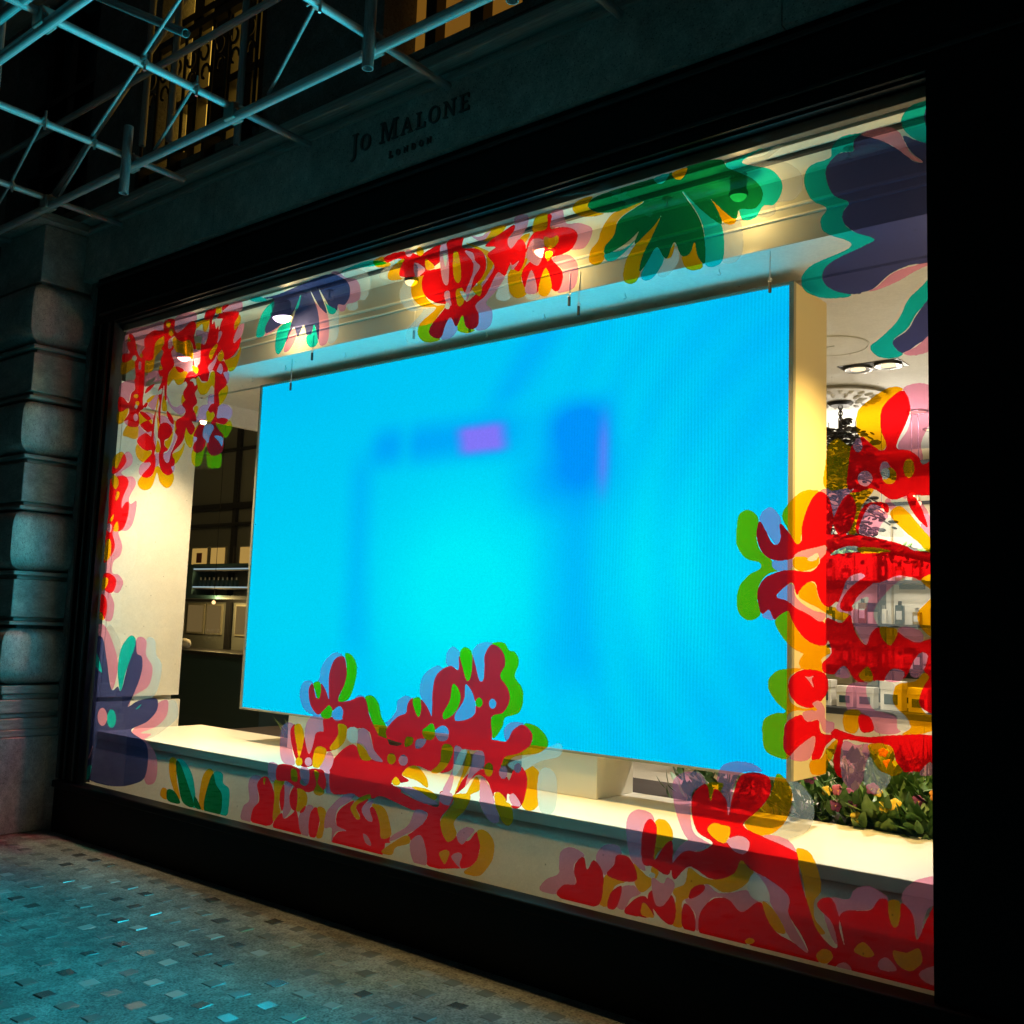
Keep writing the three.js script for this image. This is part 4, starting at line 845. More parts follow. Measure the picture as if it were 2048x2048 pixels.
// ---------------------------------------------------------------- the shop room
{
  const S = (n, l, g, m) => struct(n, l, g, m);
  S('shop_floor', 'hidden floor of the shop', box(-5.2, 7.2, .2, .3, -5.6, -.26), M.cream);
  S('ceiling', 'white shop ceiling behind the display window', box(-.2, 7.2, 3.2, 3.28, -5.6, -.825), M.white);
  S('ceiling', 'white ceiling strip in front of the screen', box(-.2, 7.2, 3.2, 3.28, -.79, -.345), M.white);
  S('ceiling', 'recessed top of the ceiling slot above the screen', box(-.2, 7.2, 3.281, 3.3, -.87, -.75), M.white);
  S('bulkhead', 'grey bulkhead above the window display', box(-.2, 7.2, 3.281, 3.56, -.42, -.345), M.grey);
  S('bulkhead', 'lower grey lip of the bulkhead', box(-.2, 7.2, 3.2005, 3.281, -.362, -.3435), M.grey);
  S('bulkhead_trim', 'thin moulding along the bulkhead', rbox(-.2, 7.2, 3.362, 3.374, -.346, -.326, .003), M.soffit);
  S('bulkhead_trim', 'thin lower moulding along the bulkhead', rbox(-.2, 7.2, 3.316, 3.326, -.346, -.332, .003), M.soffit);
  S('soffit', 'pale soffit behind the window head', box(-.2, 7.2, 3.5, 3.56, -.345, -.155), M.soffit);
  S('soffit', 'pale soffit strip next to the window head', box(-.2, 7.2, 3.5, 3.56, -.131, -.062), M.soffit);
  S('back_wall', 'cream back wall of the shop', box(-5.2, 7.2, .3, 3.2, -5.6, -5.45), M.joinery);
  S('right_wall', 'cream right wall of the shop', box(7.2, 7.3, .2, 3.6, -5.6, -.06), M.joinery);
  S('roof_void', 'closed space above the shop ceiling', box(-5.2, 7.3, 4.02, 4.1, -5.6, -.06), M.gap);
  // left: panel, header over the opening, dim side room
  const p = thing('wall_panel', 'tall cream wall panel at the left end of the display', 'wall panel', [-.2, 0, 0]);
  part(p, 'board', box(-.05, 0, .905, 3.005, -.80, -.172), M.cream);
  part(p, 'edge_board', box(-.05, 0, .905, 3.005, -.169, -.08), M.cream);
  part(p, 'upper_board', box(-.05, .003, 3.035, 3.2, -.80, -.08), M.cream);
  part(p, 'skirting', box(-.05, .002, .36, .872, -.815, -.08), M.cream);
  part(p, 'groove_back', box(-.12, -.10, .86, .92, -.80, -.08), M.cream);
  part(p, 'groove_back', box(-.14, -.12, 2.99, 3.05, -.80, -.08), M.cream);
  S('header_wall', 'white header above the dark side opening', box(-.25, -.2, 3.04, 3.2, -3.4, -.802), M.white);
  S('side_ceiling', 'dark ceiling of the side room', box(-5.2, -.25, 3.95, 4.02, -3.6, -.3), M.sideWall);
  S('side_back_wall', 'grey back wall of the dim side room', box(-5.2, -.25, .3, 3.95, -3.6, -3.45), M.sideWall);
  S('side_left_wall', 'far wall of the dim side room', box(-5.3, -5.2, .2, 4.02, -3.6, -.3), M.sideWall);
  S('side_front_wall', 'street wall of the dim side room', box(-5.2, -.25, .2, 4.0, -.3, -.2), M.sideWall);
  S('side_dividing_wall', 'wall between side room and shop', box(-.25, -.2, .3, 3.2, -5.45, -3.4), M.sideWall);
}
// display bench, screen and its blocks
{
  const b = thing('display_bench', 'long cream display bench running behind the window glass', 'bench');
  part(b, 'bench_top', rbox(-.198, 5.95, .615, .67, -1.02, -.17, .004), M.creamGloss);
  { // splayed front panel, its foot nearer the glass
    const g = box(-.198, 5.95, .165, .614, -.225, -.182), p = g.attributes.position; for (let i = 0; i < p.count; i++) p.setZ(i, p.getZ(i) + (.614 - p.getY(i)) * .24); g.computeVertexNormals();
    part(b, 'front_panel', g, M.cream);
  }
  part(b, 'back_panel', box(-.198, 5.95, .301, .634, -1.0, -.96), M.cream);
  
  for (const [x0, x1, l] of [[1.30, 1.80, 'cream block holding up the left of the screen'], [3.26, 3.745, 'cream block holding up the screen right of centre']]) {
    const s = thing('support_block', l, 'plinth'); part(s, 'block', rbox(x0, x1, .6705, .884, -1.0, -.66, .004), M.creamGloss);
  }
  const s = thing('led_display_screen', 'huge hanging screen glowing cyan in a cream cabinet', 'screen');
  part(s, 'cabinet', rbox(.79, 4.78, .885, 3.147, -1.03, -.668, .006), M.gold);
  for (const [a, c, d, e] of [[.79, 4.78, 3.1345, 3.147], [.79, 4.78, .885, .8975]]) part(s, 'bezel', box(a, c, d, e, -.668, -.642), M.olive);
  for (const [a, c] of [[.79, .8095], [4.7575, 4.78]]) part(s, 'bezel', box(a, c, .8975, 3.1345, -.668, -.642), M.olive);
  const w = 640, h = 364, d = new Uint8Array(w * h * 4);
  const sm = (a, b, x) => { const t = Math.max(0, Math.min(1, (x - a) / (b - a))); return t * t * (3 - 2 * t); };
  const band = (x, a, b, s) => sm(a - s, a + s, x) * (1 - sm(b - s, b + s, x));
  seed = 77;
  for (let j = 0; j < h; j++) for (let i = 0; i < w; i++) {
    const u = (i + .5) / w, v = (j + .5) / h;
    let blue = 0, mag = 0, br = 0;
    br += 1.15 * Math.exp(-(((u - .50) / .18) ** 2) - ((v - .36) / .3) ** 2) + .5 * Math.exp(-(((u - .83) / .12) ** 2) - ((v - .42) / .2) ** 2) + .35 * Math.exp(-(((u - .1) / .2) ** 2) - ((v - .3) / .4) ** 2);
    const rx = .636 - (1.0 - v) * .42; blue += .38 * band(u, rx - .03, rx + .028, .035) * sm(.79, .87, v);
    blue += .62 * band(v, .71, .805, .045) * band(u, .30, .74, .03) * (1 - .6 * band(u, .585, .66, .03)) * (1 - .6 * band(u, .36, .385, .02));
    blue += .85 * band(u, .665, .748, .045) * band(v, .62, .80, .06) + .42 * band(u, .60, .75, .05) * band(v, .565, .70, .06);
    blue += .32 * band(u, .25, .30, .03) * band(v, .18, .74, .08) + .4 * band(u, .655, .745, .045) * band(v, .15, .6, .08) + .1 * band(u, .29, .33, .02) * sm(.5, .2, v);
    blue += .2 * sm(.76, 1, u) * sm(.5, .95, v) + .16 * sm(.78, 1, u) * (1 - sm(.1, .4, v)) + .1 * sm(.8, 1, v) * sm(.35, .1, u);
    const pu = u + (v - .75) * .12; mag += .8 * band(pu, .485, .572, .02) * band(v - (u - .53) * .02, .715, .787, .018) + .55 * band(u, .735, .75, .012) * band(v, .6, .76, .06);
    blue = Math.min(1, blue); mag = Math.min(1, mag); br = Math.min(1, br);
    const led = 1 + .05 * Math.sin(u * 6.2832 * 214 + 1.5 * Math.sin(v * 9)) * sm(.5, .9, u) * (.6 + .4 * Math.sin(40 * Math.hypot(u - .55, (v - .5) * .6))) + (rnd() - .5) * .04;
    let R = 0, G = 202 + 40 * br + 3.5 * Math.sin(95 * Math.hypot(u - 1.15, (v - .45) * .57)) * sm(.55, .8, u), B = 250 + 5 * br;
    G = G * (1 - blue) + 150 * blue; B = B * (1 - blue) + 255 * blue;
    R = R * (1 - mag) + 165 * mag; G = G * (1 - mag) + 108 * mag;
    d.set([R * led, Math.min(255, G * led), Math.min(255, B * led), 255], (j * w + i) * 4);
  }
  const t = new THREE.DataTexture(d, w, h); t.colorSpace = THREE.SRGBColorSpace; t.magFilter = THREE.LinearFilter; t.needsUpdate = true;
  const g = new THREE.PlaneGeometry(SCR.x1 - SCR.x0, SCR.y1 - SCR.y0); g.translate((SCR.x0 + SCR.x1) / 2, (SCR.y0 + SCR.y1) / 2, SCR.z);
  part(s, 'screen_face', g, new THREE.MeshPhysicalMaterial({ color: 0x000000, roughness: 1, specularIntensity: 0, emissive: 0xffffff, emissiveMap: t, emissiveIntensity: 1 }));
}
// ---------------------------------------------------------------- lamps of the window
const SOFT = new THREE.Color(1, .92, .78);
const WARM = new THREE.Color(1, .68, .24);
{
  const tr = thing('lighting_track', 'dark lighting track in the soffit along the window head', 'track');
  part(tr, 'rail', box(-.19, 6.4, 3.484, 3.54, -.1545, -.1315), M.darkMetal);
  const spot = (x, y, z, to, label, body, I, col, cone = .95, big = 1, k = 6, spill = .018) => {
    const t = thing('spotlight', label, 'spotlight', [x, y, z], 'spotlights along the window head');
    const dir = V(...to).sub(V(x, y, z)).normalize(), q = new THREE.Quaternion().setFromUnitVectors(V(0, -1, 0), dir);
    part(t, 'stem', bar(V(0, .03, 0), V(0, 3.49 - y, -.143 - z), .008, 8), M.darkMetal);
    const can = part(t, 'housing', new THREE.LatheGeometry([[0, .11], [.03, .11], [.036, .10], [.036, .0], [.042, -.004], [.042, -.02], [.034, -.02], [.03, .06], [0, .07]].map(p => new THREE.Vector2(p[0] * big, p[1] * big)), 20), body);
    can.quaternion.copy(q);
    for (let k = 0; k < 4; k++) { const f = part(can, 'cooling_fin', new THREE.TorusGeometry(.037 * big, .003, 5, 20), body, [0, (.04 + k * .016) * big, 0], [Math.PI / 2, 0, 0]); }
    const face = part(t, 'lamp_lens', new THREE.SphereGeometry(.03 * big, 14, 8, 0, 6.3, Math.PI / 2, Math.PI / 2), glow(col.r, col.g, col.b, k)); face.quaternion.copy(q); face.position.copy(dir.clone().multiplyScalar(.012)); face.scale.set(1.25, 1.1, 1.25);
    const L = new THREE.SpotLight(col, I, 0, cone, .7, 2); L.position.copy(dir.clone().multiplyScalar(.045)); L.castShadow = true; L.shadow.radius = 2;
    const P = new THREE.PointLight(col, I * spill); P.position.copy(dir.clone().multiplyScalar(.075)); P.castShadow = true; t.add(P);
    t.add(L); L.target.position.copy(dir.clone().multiplyScalar(2)); t.add(L.target);
    return t;
  };
  spot(1.57, 3.43, -.2, [1.75, .6, -.5], 'bright white spotlight behind the navy film flower', M.darkMetal, 13, new THREE.Color(1, .70, .30), .5, 1.7, 60, .024);
  spot(.42, 3.34, -.25, [.2, .9, -.75], 'brass spotlight in the top left corner behind red film', M.brass, 32, new THREE.Color(1, .78, .46), .66, 1.3, 16, .006);
  spot(2.72, 3.43, -.2, [2.7, .6, -.5], 'dark spotlight hidden behind the red blossoms over the screen', M.darkMetal, 8.5, WARM, .5, 1, 3, .024);
  spot(3.66, 3.415, -.2, [3.65, .6, -.5], 'brass spotlight behind the right hand red blossom above the screen', M.brass, 11.5, WARM, .5, 1.5, 16, .024);
  spot(4.72, 3.43, -.2, [4.6, .6, -.5], 'dark spotlight hidden behind the green film flower', M.darkMetal, 8.5, WARM, .5, 1, 3, .024);
  spot(5.85, 3.08, -.42, [4.78, 1.75, -.86], 'spotlight hidden behind the right window jamb', M.darkMetal, 24, WARM, .62, 1, 6, .035);
}
// hooks and hanging wires
{
  const hook = (x, y, z, l) => {
    const pts = [V(x, y, z), V(x, y - .012, z), V(x + .008, y - .022, z), V(x, y - .03, z), V(x - .008, y - .024, z)];
    const h = thing('ceiling_hook', l, 'hook', [0, 0, 0], 'hooks in the ceiling strip');
    part(h, 'hook', new THREE.TubeGeometry(new THREE.CatmullRomCurve3(pts), 14, .0022, 5), M.steel);
  };
  [.75, 1.25, 1.85, 2.35, 2.9, 3.4, 3.95, 4.5].forEach((x, i) => hook(x, 3.2, -.45 - (x % .3), ['leftmost', 'second from left', 'third from left', 'fourth from left', 'fifth from left', 'third from right', 'second from right', 'rightmost'][i] + ' of the tiny hooks in the white ceiling strip'));
  const wire = (x, y0, y1, z, l) => {
    const t = thing('hanging_wire', l, 'wire', [x, 0, z], 'wires hanging above the screen');
    part(t, 'wire', bar(V(0, y0, 0), V(0, y1, 0), .0022, 5), M.steel);
    part(t, 'clip', rbox(-.006, .006, y1 - .05, y1, -.006, .006, .003), M.darkMetal);
    part(t, 'eye', new THREE.TorusGeometry(.009, .002, 5, 12), M.steel, [0, y1 + .006, 0]);
  };
  wire(4.79, 3.34, 3.06, -.37, 'thin wire and clip hanging above the top right corner of the screen');
  wire(1.42, 3.2, 3.04, -.42, 'thin wire with a clip above the top left of the screen');
  for (const x of [1.72, 2.62, 3.05, 3.72, 3.78]) wire(x, 3.3, 3.2 - (x % .1), -.34, ['short thin wire hanging below the navy flower', 'short thin wire between the red blossoms', 'short thin wire beside the red blossom lobe', 'thin wire under the brass spotlight', 'second thin wire under the brass spotlight'][[1.72, 2.62, 3.05, 3.72, 3.78].indexOf(x)]);
  for (const [x, l] of [[2.0, 'small sprinkler head on the soffit left of the red blossoms'], [4.35, 'small sprinkler head on the soffit behind the green flower'], [5.2, 'small sprinkler head on the soffit behind the teal edge']]) {
    const t = thing('sprinkler_head', l, 'sprinkler', [x, 3.5, -.22]);
    part(t, 'rose', new THREE.CylinderGeometry(.022, .022, .006, 14), M.steel, [0, -.003, 0]); part(t, 'stem', bar(V(0, 0, 0), V(0, -.045, 0), .006, 8), M.steel); part(t, 'deflector', new THREE.CylinderGeometry(.016, .013, .004, 12), M.steel, [0, -.046, 0]);
  }
}
// ---------------------------------------------------------------- planting behind the bench
{
  const bed = thing('planter_trough', 'dark planter trough behind the cream bench', 'planter', [0, 0, 0]);
  part(bed, 'trough', box(-.19, 6.2, .3, .6, -1.75, -1.04), M.soil);
  part(bed, 'soil', box(-.18, 6.19, .6, .625, -1.74, -1.05), M.soil);
  const leafGeo = (L, w, bend, q, p) => {
    const pos = [], idx = [], n = 4;
    for (let i = 0; i <= n; i++) { const t = i / n, ww = w * Math.sin(Math.PI * Math.min(.98, .12 + t * .88)) , y = L * t, z = bend * t * t; pos.push(-ww, y, z + ww * .25, 0, y, z, ww, y, z + ww * .25); }
    for (let i = 0; i < n; i++) for (const s of [0, 1]) { const a = i * 3 + s; idx.push(a, a + 1, a + 3, a + 1, a + 4, a + 3); }
    const g = new THREE.BufferGeometry(); g.setAttribute('position', new THREE.Float32BufferAttribute(pos, 3)); g.setIndex(idx); g.computeVertexNormals(); g.applyQuaternion(q); g.translate(p.x, p.y, p.z); return g;
  };
  const E = new THREE.Euler(), Q = new THREE.Quaternion();
  const bush = (x, z, hh, n, label, mat, wide = 1) => {
    const t = thing('leafy_plant', label, 'plant', [x, .625, z], 'leafy plants behind the bench');
    const a = [];
    for (let k = 0; k < n; k++) {
      const th = rr(0, 6.28), rad = Math.sqrt(rnd()) * .14, y = Math.pow(rnd(), .8) * hh * (1 - rad * 1.5), tilt = rr(.25, 1.25);
      Q.setFromEuler(E.set(tilt, th, 0, 'YXZ')); a.push(leafGeo(rr(.055, .11), rr(.014, .03) * wide, rr(-.03, .02), Q, V(Math.sin(th) * rad, y, Math.cos(th) * rad)));
    }
    part(t, 'foliage', mergeGeometries(a), mat);
    const st = []; for (let k = 0; k < 5; k++) st.push(bar(V(rr(-.05, .05), 0, rr(-.05, .05)), V(rr(-.1, .1), hh * .8, rr(-.1, .1)), .004, 5)); part(t, 'stem', mergeGeometries(st), M.leaf);
    return t;
  };
  const blades = (x, z, hh, n, label, mat) => {
    const t = thing('grassy_plant', label, 'plant', [x, .625, z], 'grassy plants behind the bench'), a = [];
    for (let k = 0; k < n; k++) { const th = rr(0, 6.28); Q.setFromEuler(E.set(rr(.05, .5), th, 0, 'YXZ')); a.push(leafGeo(rr(.5, 1) * hh, rr(.004, .009), rr(.02, .12), Q, V(rr(-.05, .05), 0, rr(-.05, .05)))); }
    part(t, 'blades', mergeGeometries(a), mat); return t;
  };
  const pansy = (t, x, y, z, c, c2) => {
    const f = part(t, 'flower', new THREE.SphereGeometry(.006, 8, 6), std(.7, .45, .05, .6), [x, y, z], [-.5, rr(-.1, .8), 0]); f.scale.setScalar(rr(.62, .85));
    const pm = std(...c, .6, { side: THREE.DoubleSide }), pd = std(...c2, .6, { side: THREE.DoubleSide });
    [[0, .02, .021], [-.02, .012, .018], [.02, .012, .018], [-.013, -.014, .017], [.013, -.014, .017]].forEach(([px, py, r], i) => { const s = part(f, 'petal', new THREE.SphereGeometry(r, 10, 6), i === 3 ? pd : pm, [px, py, i * .001]); s.scale.z = .22; });
  };
  const lab = ['under the left end of the screen', 'left of the screen stand', 'below the dark side opening', 'beside the left screen corner', 'half hidden under the screen', 'between the screen and the right block', 'in shadow below the screen', 'beside the right screen block'];
  [-.05, .2, .45, .72, 1.0, 3.95, 4.2, 4.42].forEach((x, i) => i > 3 && bush(x, -1.16 - (i % 2) * .12, .3, 70, 'dark leafy plant ' + lab[i], M.leaf));
  const r = ['in front of the back counter', 'next to the screen cabinet', 'with purple pansies in the right of the bed', 'with yellow pansies in the right of the bed', 'at the bench edge by the right jamb', 'behind the yellow pansies', 'with an orange flower by the right jamb', 'behind the purple pansies'];
  [[4.62, -1.2, .26], [4.72, -1.42, .34], [4.85, -1.17, .2], [5.03, -1.14, .17], [5.2, -1.12, .15], [5.02, -1.38, .3], [5.22, -1.3, .26], [4.88, -1.5, .36]].forEach(([x, z, h], i) => {
    const b = bush(x, z, h, 90, 'bright green leafy plant ' + r[i], i % 2 ? M.leaf2 : M.leaf, i > 2 && i < 5 ? 1.3 : 1);
    if (i === 2) { pansy(b, .0, .17, .1, [.19, .03, .13], [.08, .01, .06]); pansy(b, .05, .14, .12, [.22, .05, .17], [.10, .02, .08]); pansy(b, -.03, .12, .13, [.17, .03, .13], [.09, .01, .07]); }
    if (i === 3) { pansy(b, -.03, .2, .06, [.75, .5, .02], [.6, .33, .01]); pansy(b, .06, .16, .1, [.78, .52, .02], [.6, .33, .01]); pansy(b, .02, .15, .12, [.78, .52, .03], [.65, .4, .01]); }
    if (i === 6) { pansy(b, .0, .2, .1, [.75, .28, .01], [.6, .2, .01]); pansy(b, .08, .12, .14, [.75, .3, .01], [.6, .2, .01]); }
    if (i === 7) { pansy(b, .02, .34, .06, [.62, .14, .05], [.5, .1, .03]); pansy(b, .06, .29, .1, [.62, .18, .05], [.5, .1, .03]); pansy(b, .16, .28, .12, [.19, .03, .13], [.08, .01, .06]); }
  });
  { const t = thing('pansy_clump', 'clump of small purple, pink and yellow pansies along the bench edge', 'plant', [5.0, .66, -1.1]);
    for (let k = 0; k < 11; k++) { const c = [[.24, .05, .2], [.75, .5, .03], [.5, .1, .2], [.24, .04, .16], [.78, .55, .04]][k % 5]; pansy(t, -.3 + k * .055 + rr(-.02, .02), rr(.04, .2), rr(-.06, .06), c, c.map(q => q * .6)); }
    const a = []; for (let k = 0; k < 120; k++) { const th = rr(0, 6.28); Q.setFromEuler(E.set(rr(.3, 1.3), th, 0, 'YXZ')); a.push(leafGeo(rr(.04, .07), rr(.012, .022), rr(-.02, .02), Q, V(rr(-.34, .34), rr(-.02, .12), rr(-.08, .06)))); } part(t, 'foliage', mergeGeometries(a), M.leaf2); }
  blades(5.0, -1.6, .5, 26, 'tall grassy blades behind the pansies', M.leaf2); blades(5.12, -1.5, .45, 22, 'grassy tuft by the right jamb', M.leaf2); blades(4.7, -1.62, .42, 22, 'grassy tuft beside the screen cabinet', M.leaf);
  blades(1.05, -1.12, .3, 22, 'pointed grassy leaves under the left corner of the screen', M.leaf2); blades(.85, -1.1, .25, 16, 'low grassy leaves below the left screen corner', M.leaf2);
}
// ---------------------------------------------------------------- the shop behind, right of the screen
{
  const sp = thing('ceiling_speaker', 'round white speaker grille in the shop ceiling', 'speaker', [4.44, 3.2, -1.93]);
  part(sp, 'rim', new THREE.TorusGeometry(.205, .006, 6, 48), M.white, [0, -.003, 0], [Math.PI / 2, 0, 0]); part(sp, 'grille', new THREE.CylinderGeometry(.198, .198, .006, 40), M.white, [0, -.002, 0]); part(sp, 'badge', box(-.05, .02, -.008, -.004, .0, .008), M.grey);
  const dl = thing('twin_downlight', 'recessed twin downlight in the white ceiling', 'downlight', [4.48, 3.2, -2.49]);
  part(dl, 'housing', box(-.19, .19, -.004, .06, -.1, .1), M.darkMetal);
  for (const s of [-1, 1]) {
    const r = part(dl, 'reflector', new THREE.LatheGeometry([[.03, .0], [.075, -.012], [.085, -.014], [.085, -.008], [.075, -.004]].map(p => new THREE.Vector2(...p)), 24), M.steel, [s * .093, -.004, 0]);
    part(r, 'lamp', new THREE.CylinderGeometry(.045, .045, .006, 20), glow(1, .78, .45, 1.6), [0, -.006, 0]);
    const L = new THREE.SpotLight(SOFT, s > 0 ? 22 : 30, 0, .85, .5, 2); L.position.set(s * .093, -.03, 0); L.target.position.set(s > 0 ? .6 : -.2, -3, s > 0 ? 1.0 : -.5); L.castShadow = true; L.shadow.radius = 2; dl.add(L, L.target);
  }
  const dn = thing('ceiling_downlight', 'small round downlight further back in the shop ceiling', 'downlight', [4.3, 3.2, -3.9], 'small ceiling downlights');
  part(dn, 'rim', new THREE.TorusGeometry(.07, .01, 6, 24), M.steel, [0, -.004, 0], [Math.PI / 2, 0, 0]); part(dn, 'lamp', new THREE.CylinderGeometry(.06, .06, .006, 20), glow(1, .8, .5, 1.5), [0, -.006, 0]);
  { const L = new THREE.SpotLight(SOFT, 8, 0, 1.2, .7, 2); L.position.set(0, -.03, 0); L.target.position.set(-.4, -3, -.9); L.castShadow = true; dn.add(L, L.target); }
  const d2 = thing('ceiling_downlight', 'second small downlight behind pink film near the right jamb', 'downlight', [4.2, 3.2, -4.6], 'small ceiling downlights');
  part(d2, 'rim', new THREE.TorusGeometry(.07, .01, 6, 24), M.steel, [0, -.004, 0], [Math.PI / 2, 0, 0]); part(d2, 'lamp', new THREE.CylinderGeometry(.06, .06, .006, 20), glow(1, .8, .5, 1.5), [0, -.006, 0]);
  const rose = thing('ceiling_rose', 'ornate white plaster ceiling rose above the branch chandelier', 'ceiling rose', [4.0, 3.2, -3.15]);
  part(rose, 'disc', new THREE.CylinderGeometry(.30, .34, .03, 40), M.white, [0, -.014, 0]);
  for (let k = 0; k < 22; k++) { const a = k / 22 * 6.283; part(rose, 'leaf_ornament', new THREE.SphereGeometry(.034, 8, 6), M.white, [Math.cos(a) * .25, -.03, Math.sin(a) * .25], [0, -a, 0]).scale.set(1.1, .5, .5); if (k % 2) part(rose, 'leaf_ornament', new THREE.SphereGeometry(.03, 8, 6), M.white, [Math.cos(a) * .16, -.032, Math.sin(a) * .16], [0, -a, .3]).scale.set(1.4, .5, .5); }
  const ch = thing('branch_chandelier', 'dark leafy branch chandelier hanging from the ceiling rose', 'chandelier', [3.98, 0, -3.24]);
  part(ch, 'ceiling_plate', new THREE.CylinderGeometry(.09, .07, .02, 24), M.darkMetal, [0, 3.155, 0]);
  for (let k = 0; k < 5; k++) part(ch, 'chain_link', new THREE.TorusGeometry(.014, .004, 5, 12), M.darkMetal, [0, 3.135 - k * .022, 0], [0, k % 2 * 1.57, 0]).scale.y = 1.3;
  part(ch, 'stem', bar(V(0, 3.04, 0), V(0, 2.25, 0), .016, 8), M.twig);
  const tl = [];
  for (let k = 0; k < 52; k++) {
    const y = 2.2 + (k / 52) * .78, a = k * 2.4, L = rr(.18, .42) * (y > 2.85 ? .75 : 1), pts = [V(0, y, 0)];
    for (let s = 1; s <= 4; s++) pts.push(V(Math.cos(a + s * .12) * L * s / 4, y + Math.sin(s * .5) * .07 - s * s * .006 + rr(-.01, .01), Math.sin(a + s * .12) * L * s / 4));
    const br = part(ch, 'branch', new THREE.TubeGeometry(new THREE.CatmullRomCurve3(pts), 8, .006, 4), M.twig);
    for (let s = 0; s < 10; s++) { const p = pts[1 + s % 4]; const g = new THREE.SphereGeometry(rr(.022, .042), 6, 4); g.scale(rr(.8, 1.3), .3, rr(.5, .8)); g.rotateX(rr(-1, 1)); g.rotateY(rr(0, 6)); g.translate(p.x + rr(-.035, .035), p.y + rr(-.03, .04), p.z + rr(-.035, .035)); tl.push(g); }
  }
  part(ch, 'leaves', mergeGeometries(tl), M.twig);
  // garland arch over the counter
  const ar = thing('garland_arch', 'dark garland arch with leaves over the shop counter', 'arch', [3.6, 0, -4.4]);
  const ap = []; for (let k = 0; k <= 12; k++) { const t = k / 12; ap.push(V(-.9 + t * 1.9, 2.16 + Math.sin(t * Math.PI) * .16 - t * .12, 0)); }
  const ac = new THREE.CatmullRomCurve3(ap); part(ar, 'beam', new THREE.TubeGeometry(ac, 40, .045, 7), M.twig);
  const al = []; for (let k = 0; k < 170; k++) { const p = ac.getPoint(rnd()); const g = new THREE.SphereGeometry(rr(.015, .03), 6, 4); g.scale(1.3, .4, .8); g.rotateX(rr(-1, 1)); g.rotateZ(rr(-1.5, 1.5)); g.translate(p.x + rr(-.03, .03), p.y + rr(-.1, .06), p.z + rr(-.06, .06)); al.push(g); } part(ar, 'leaves', mergeGeometries(al), M.leaf);
  // pendant bulbs
  [[3.80, 2.70, 'nearest the screen, just under the dark beam'], [4.225, 2.586, 'upper of the pair beside the right jamb'], [4.275, 2.524, 'lower of the pair beside the right jamb'], [3.586, 2.5, 'lowest, beside the screen cabinet'], [4.0, 2.48, 'in the middle above the garland arch']].forEach(([x, y, l]) => {
    const t = thing('pendant_bulb', 'small warm pendant bulb ' + l, 'pendant lamp', [x, y, -4]);
    part(t, 'cord', bar(V(0, .03, 0), V(0, 3.2 - y, 0), .003, 5), M.darkMetal); part(t, 'cap', new THREE.CylinderGeometry(.009, .011, .03, 10), M.brass, [0, .03, 0]);
    part(t, 'bulb', new THREE.SphereGeometry(.02, 12, 8), glow(1, .62, .25, 5)); const L = new THREE.PointLight(SOFT, 1.3); L.castShadow = true; t.add(L);
  });
  const bm = thing('ceiling_beam', 'dark beam across the back of the shop', 'beam'); part(bm, 'beam', rbox(1.5, 6.5, 2.95, 3.06, -5.42, -5.2, .006), M.darkMetal);
  const b2 = thing('picture_rail', 'thin dark rail on the back wall', 'rail'); part(b2, 'rail', rbox(1.5, 6.5, 2.70, 2.73, -5.449, -5.4, .004), M.darkMetal);
  // cabinets along the back wall
  const names = ['beside the screen cabinet', 'second from the screen cabinet', 'third from the screen cabinet', 'fourth from the screen cabinet', 'by the right jamb', 'hidden by the right jamb'];
  for (let k = 0; k < 6; k++) {
    const x = 2.62 + k * .34, t = thing('wall_cabinet', 'cream wall cabinet with small drawers ' + names[k], 'cabinet', [x, 0, -5.4]);
    part(t, 'carcass', box(.003, .337, .62, 2.62, -.04, .1), M.joinery); part(t, 'door', rbox(.012, .328, 1.55, 2.6, .1, .12, .004), M.creamGloss);
    for (let q = 0; q < 3; q++) { const dr = part(t, 'drawer', rbox(.012, .328, .9 + q * .21, 1.095 + q * .21, .1, .122, .004), M.creamGloss); part(dr, 'label_holder', box(.1, .22, .98 + q * .21, 1.03 + q * .21, .122, .126), M.darkMetal); }
    part(t, 'niche', box(.06, .28, 1.75 + (k % 2) * .2, 1.83 + (k % 2) * .2, .12, .1225), M.teal);
  }
  const ct = thing('shop_counter', 'pale shop counter in front of the back cabinets', 'counter', [0, 0, -4.4]);
  part(ct, 'counter_top', rbox(2.5, 5.6, .93, .98, -.3, .3, .006), M.darkMetal); part(ct, 'counter_front', box(2.52, 5.58, .3, .93, -.27, .27), M.joinery); part(ct, 'counter_rail', rbox(2.5, 5.6, .62, .66, .27, .3, .004), M.darkMetal);
  [[3.62, .13, .16, 'dark windowed'], [3.78, .13, .16, 'dark windowed second'], [3.98, .16, .22, 'cream'], [4.18, .14, .18, 'cream smaller'], [3.45, .12, .2, 'cream slim'], [4.36, .15, .2, 'cream by the jamb']].forEach(([x, w, h, l]) => {
    const t = thing('gift_box', l + ' gift box standing on the counter', 'box', [x, .981, -4.3]); part(t, 'box_body', rbox(-w / 2, w / 2, 0, h * .7, -.06, .06, .003), M.creamGloss); part(t, 'lid', rbox(-w / 2 - .004, w / 2 + .004, h * .7, h, -.064, .064, .003), M.cream); part(t, 'front_label', box(-w * .32, w * .32, h * .2, h * .55, .06, .0625), M.teal);
  });
  const sf = thing('product_shelf', 'dark open shelf unit of bottles in front of the back cabinets', 'shelf', [0, 0, -5.2]);
  for (const y of [1.25, 1.62, 1.99]) part(sf, 'shelf_board', rbox(2.9, 4.25, y, y + .025, -.08, .09, .004), M.darkMetal);
  for (const x of [2.9, 3.57, 4.23]) part(sf, 'upright', rbox(x, x + .02, .98, 2.3, -.08, .09, .004), M.darkMetal);
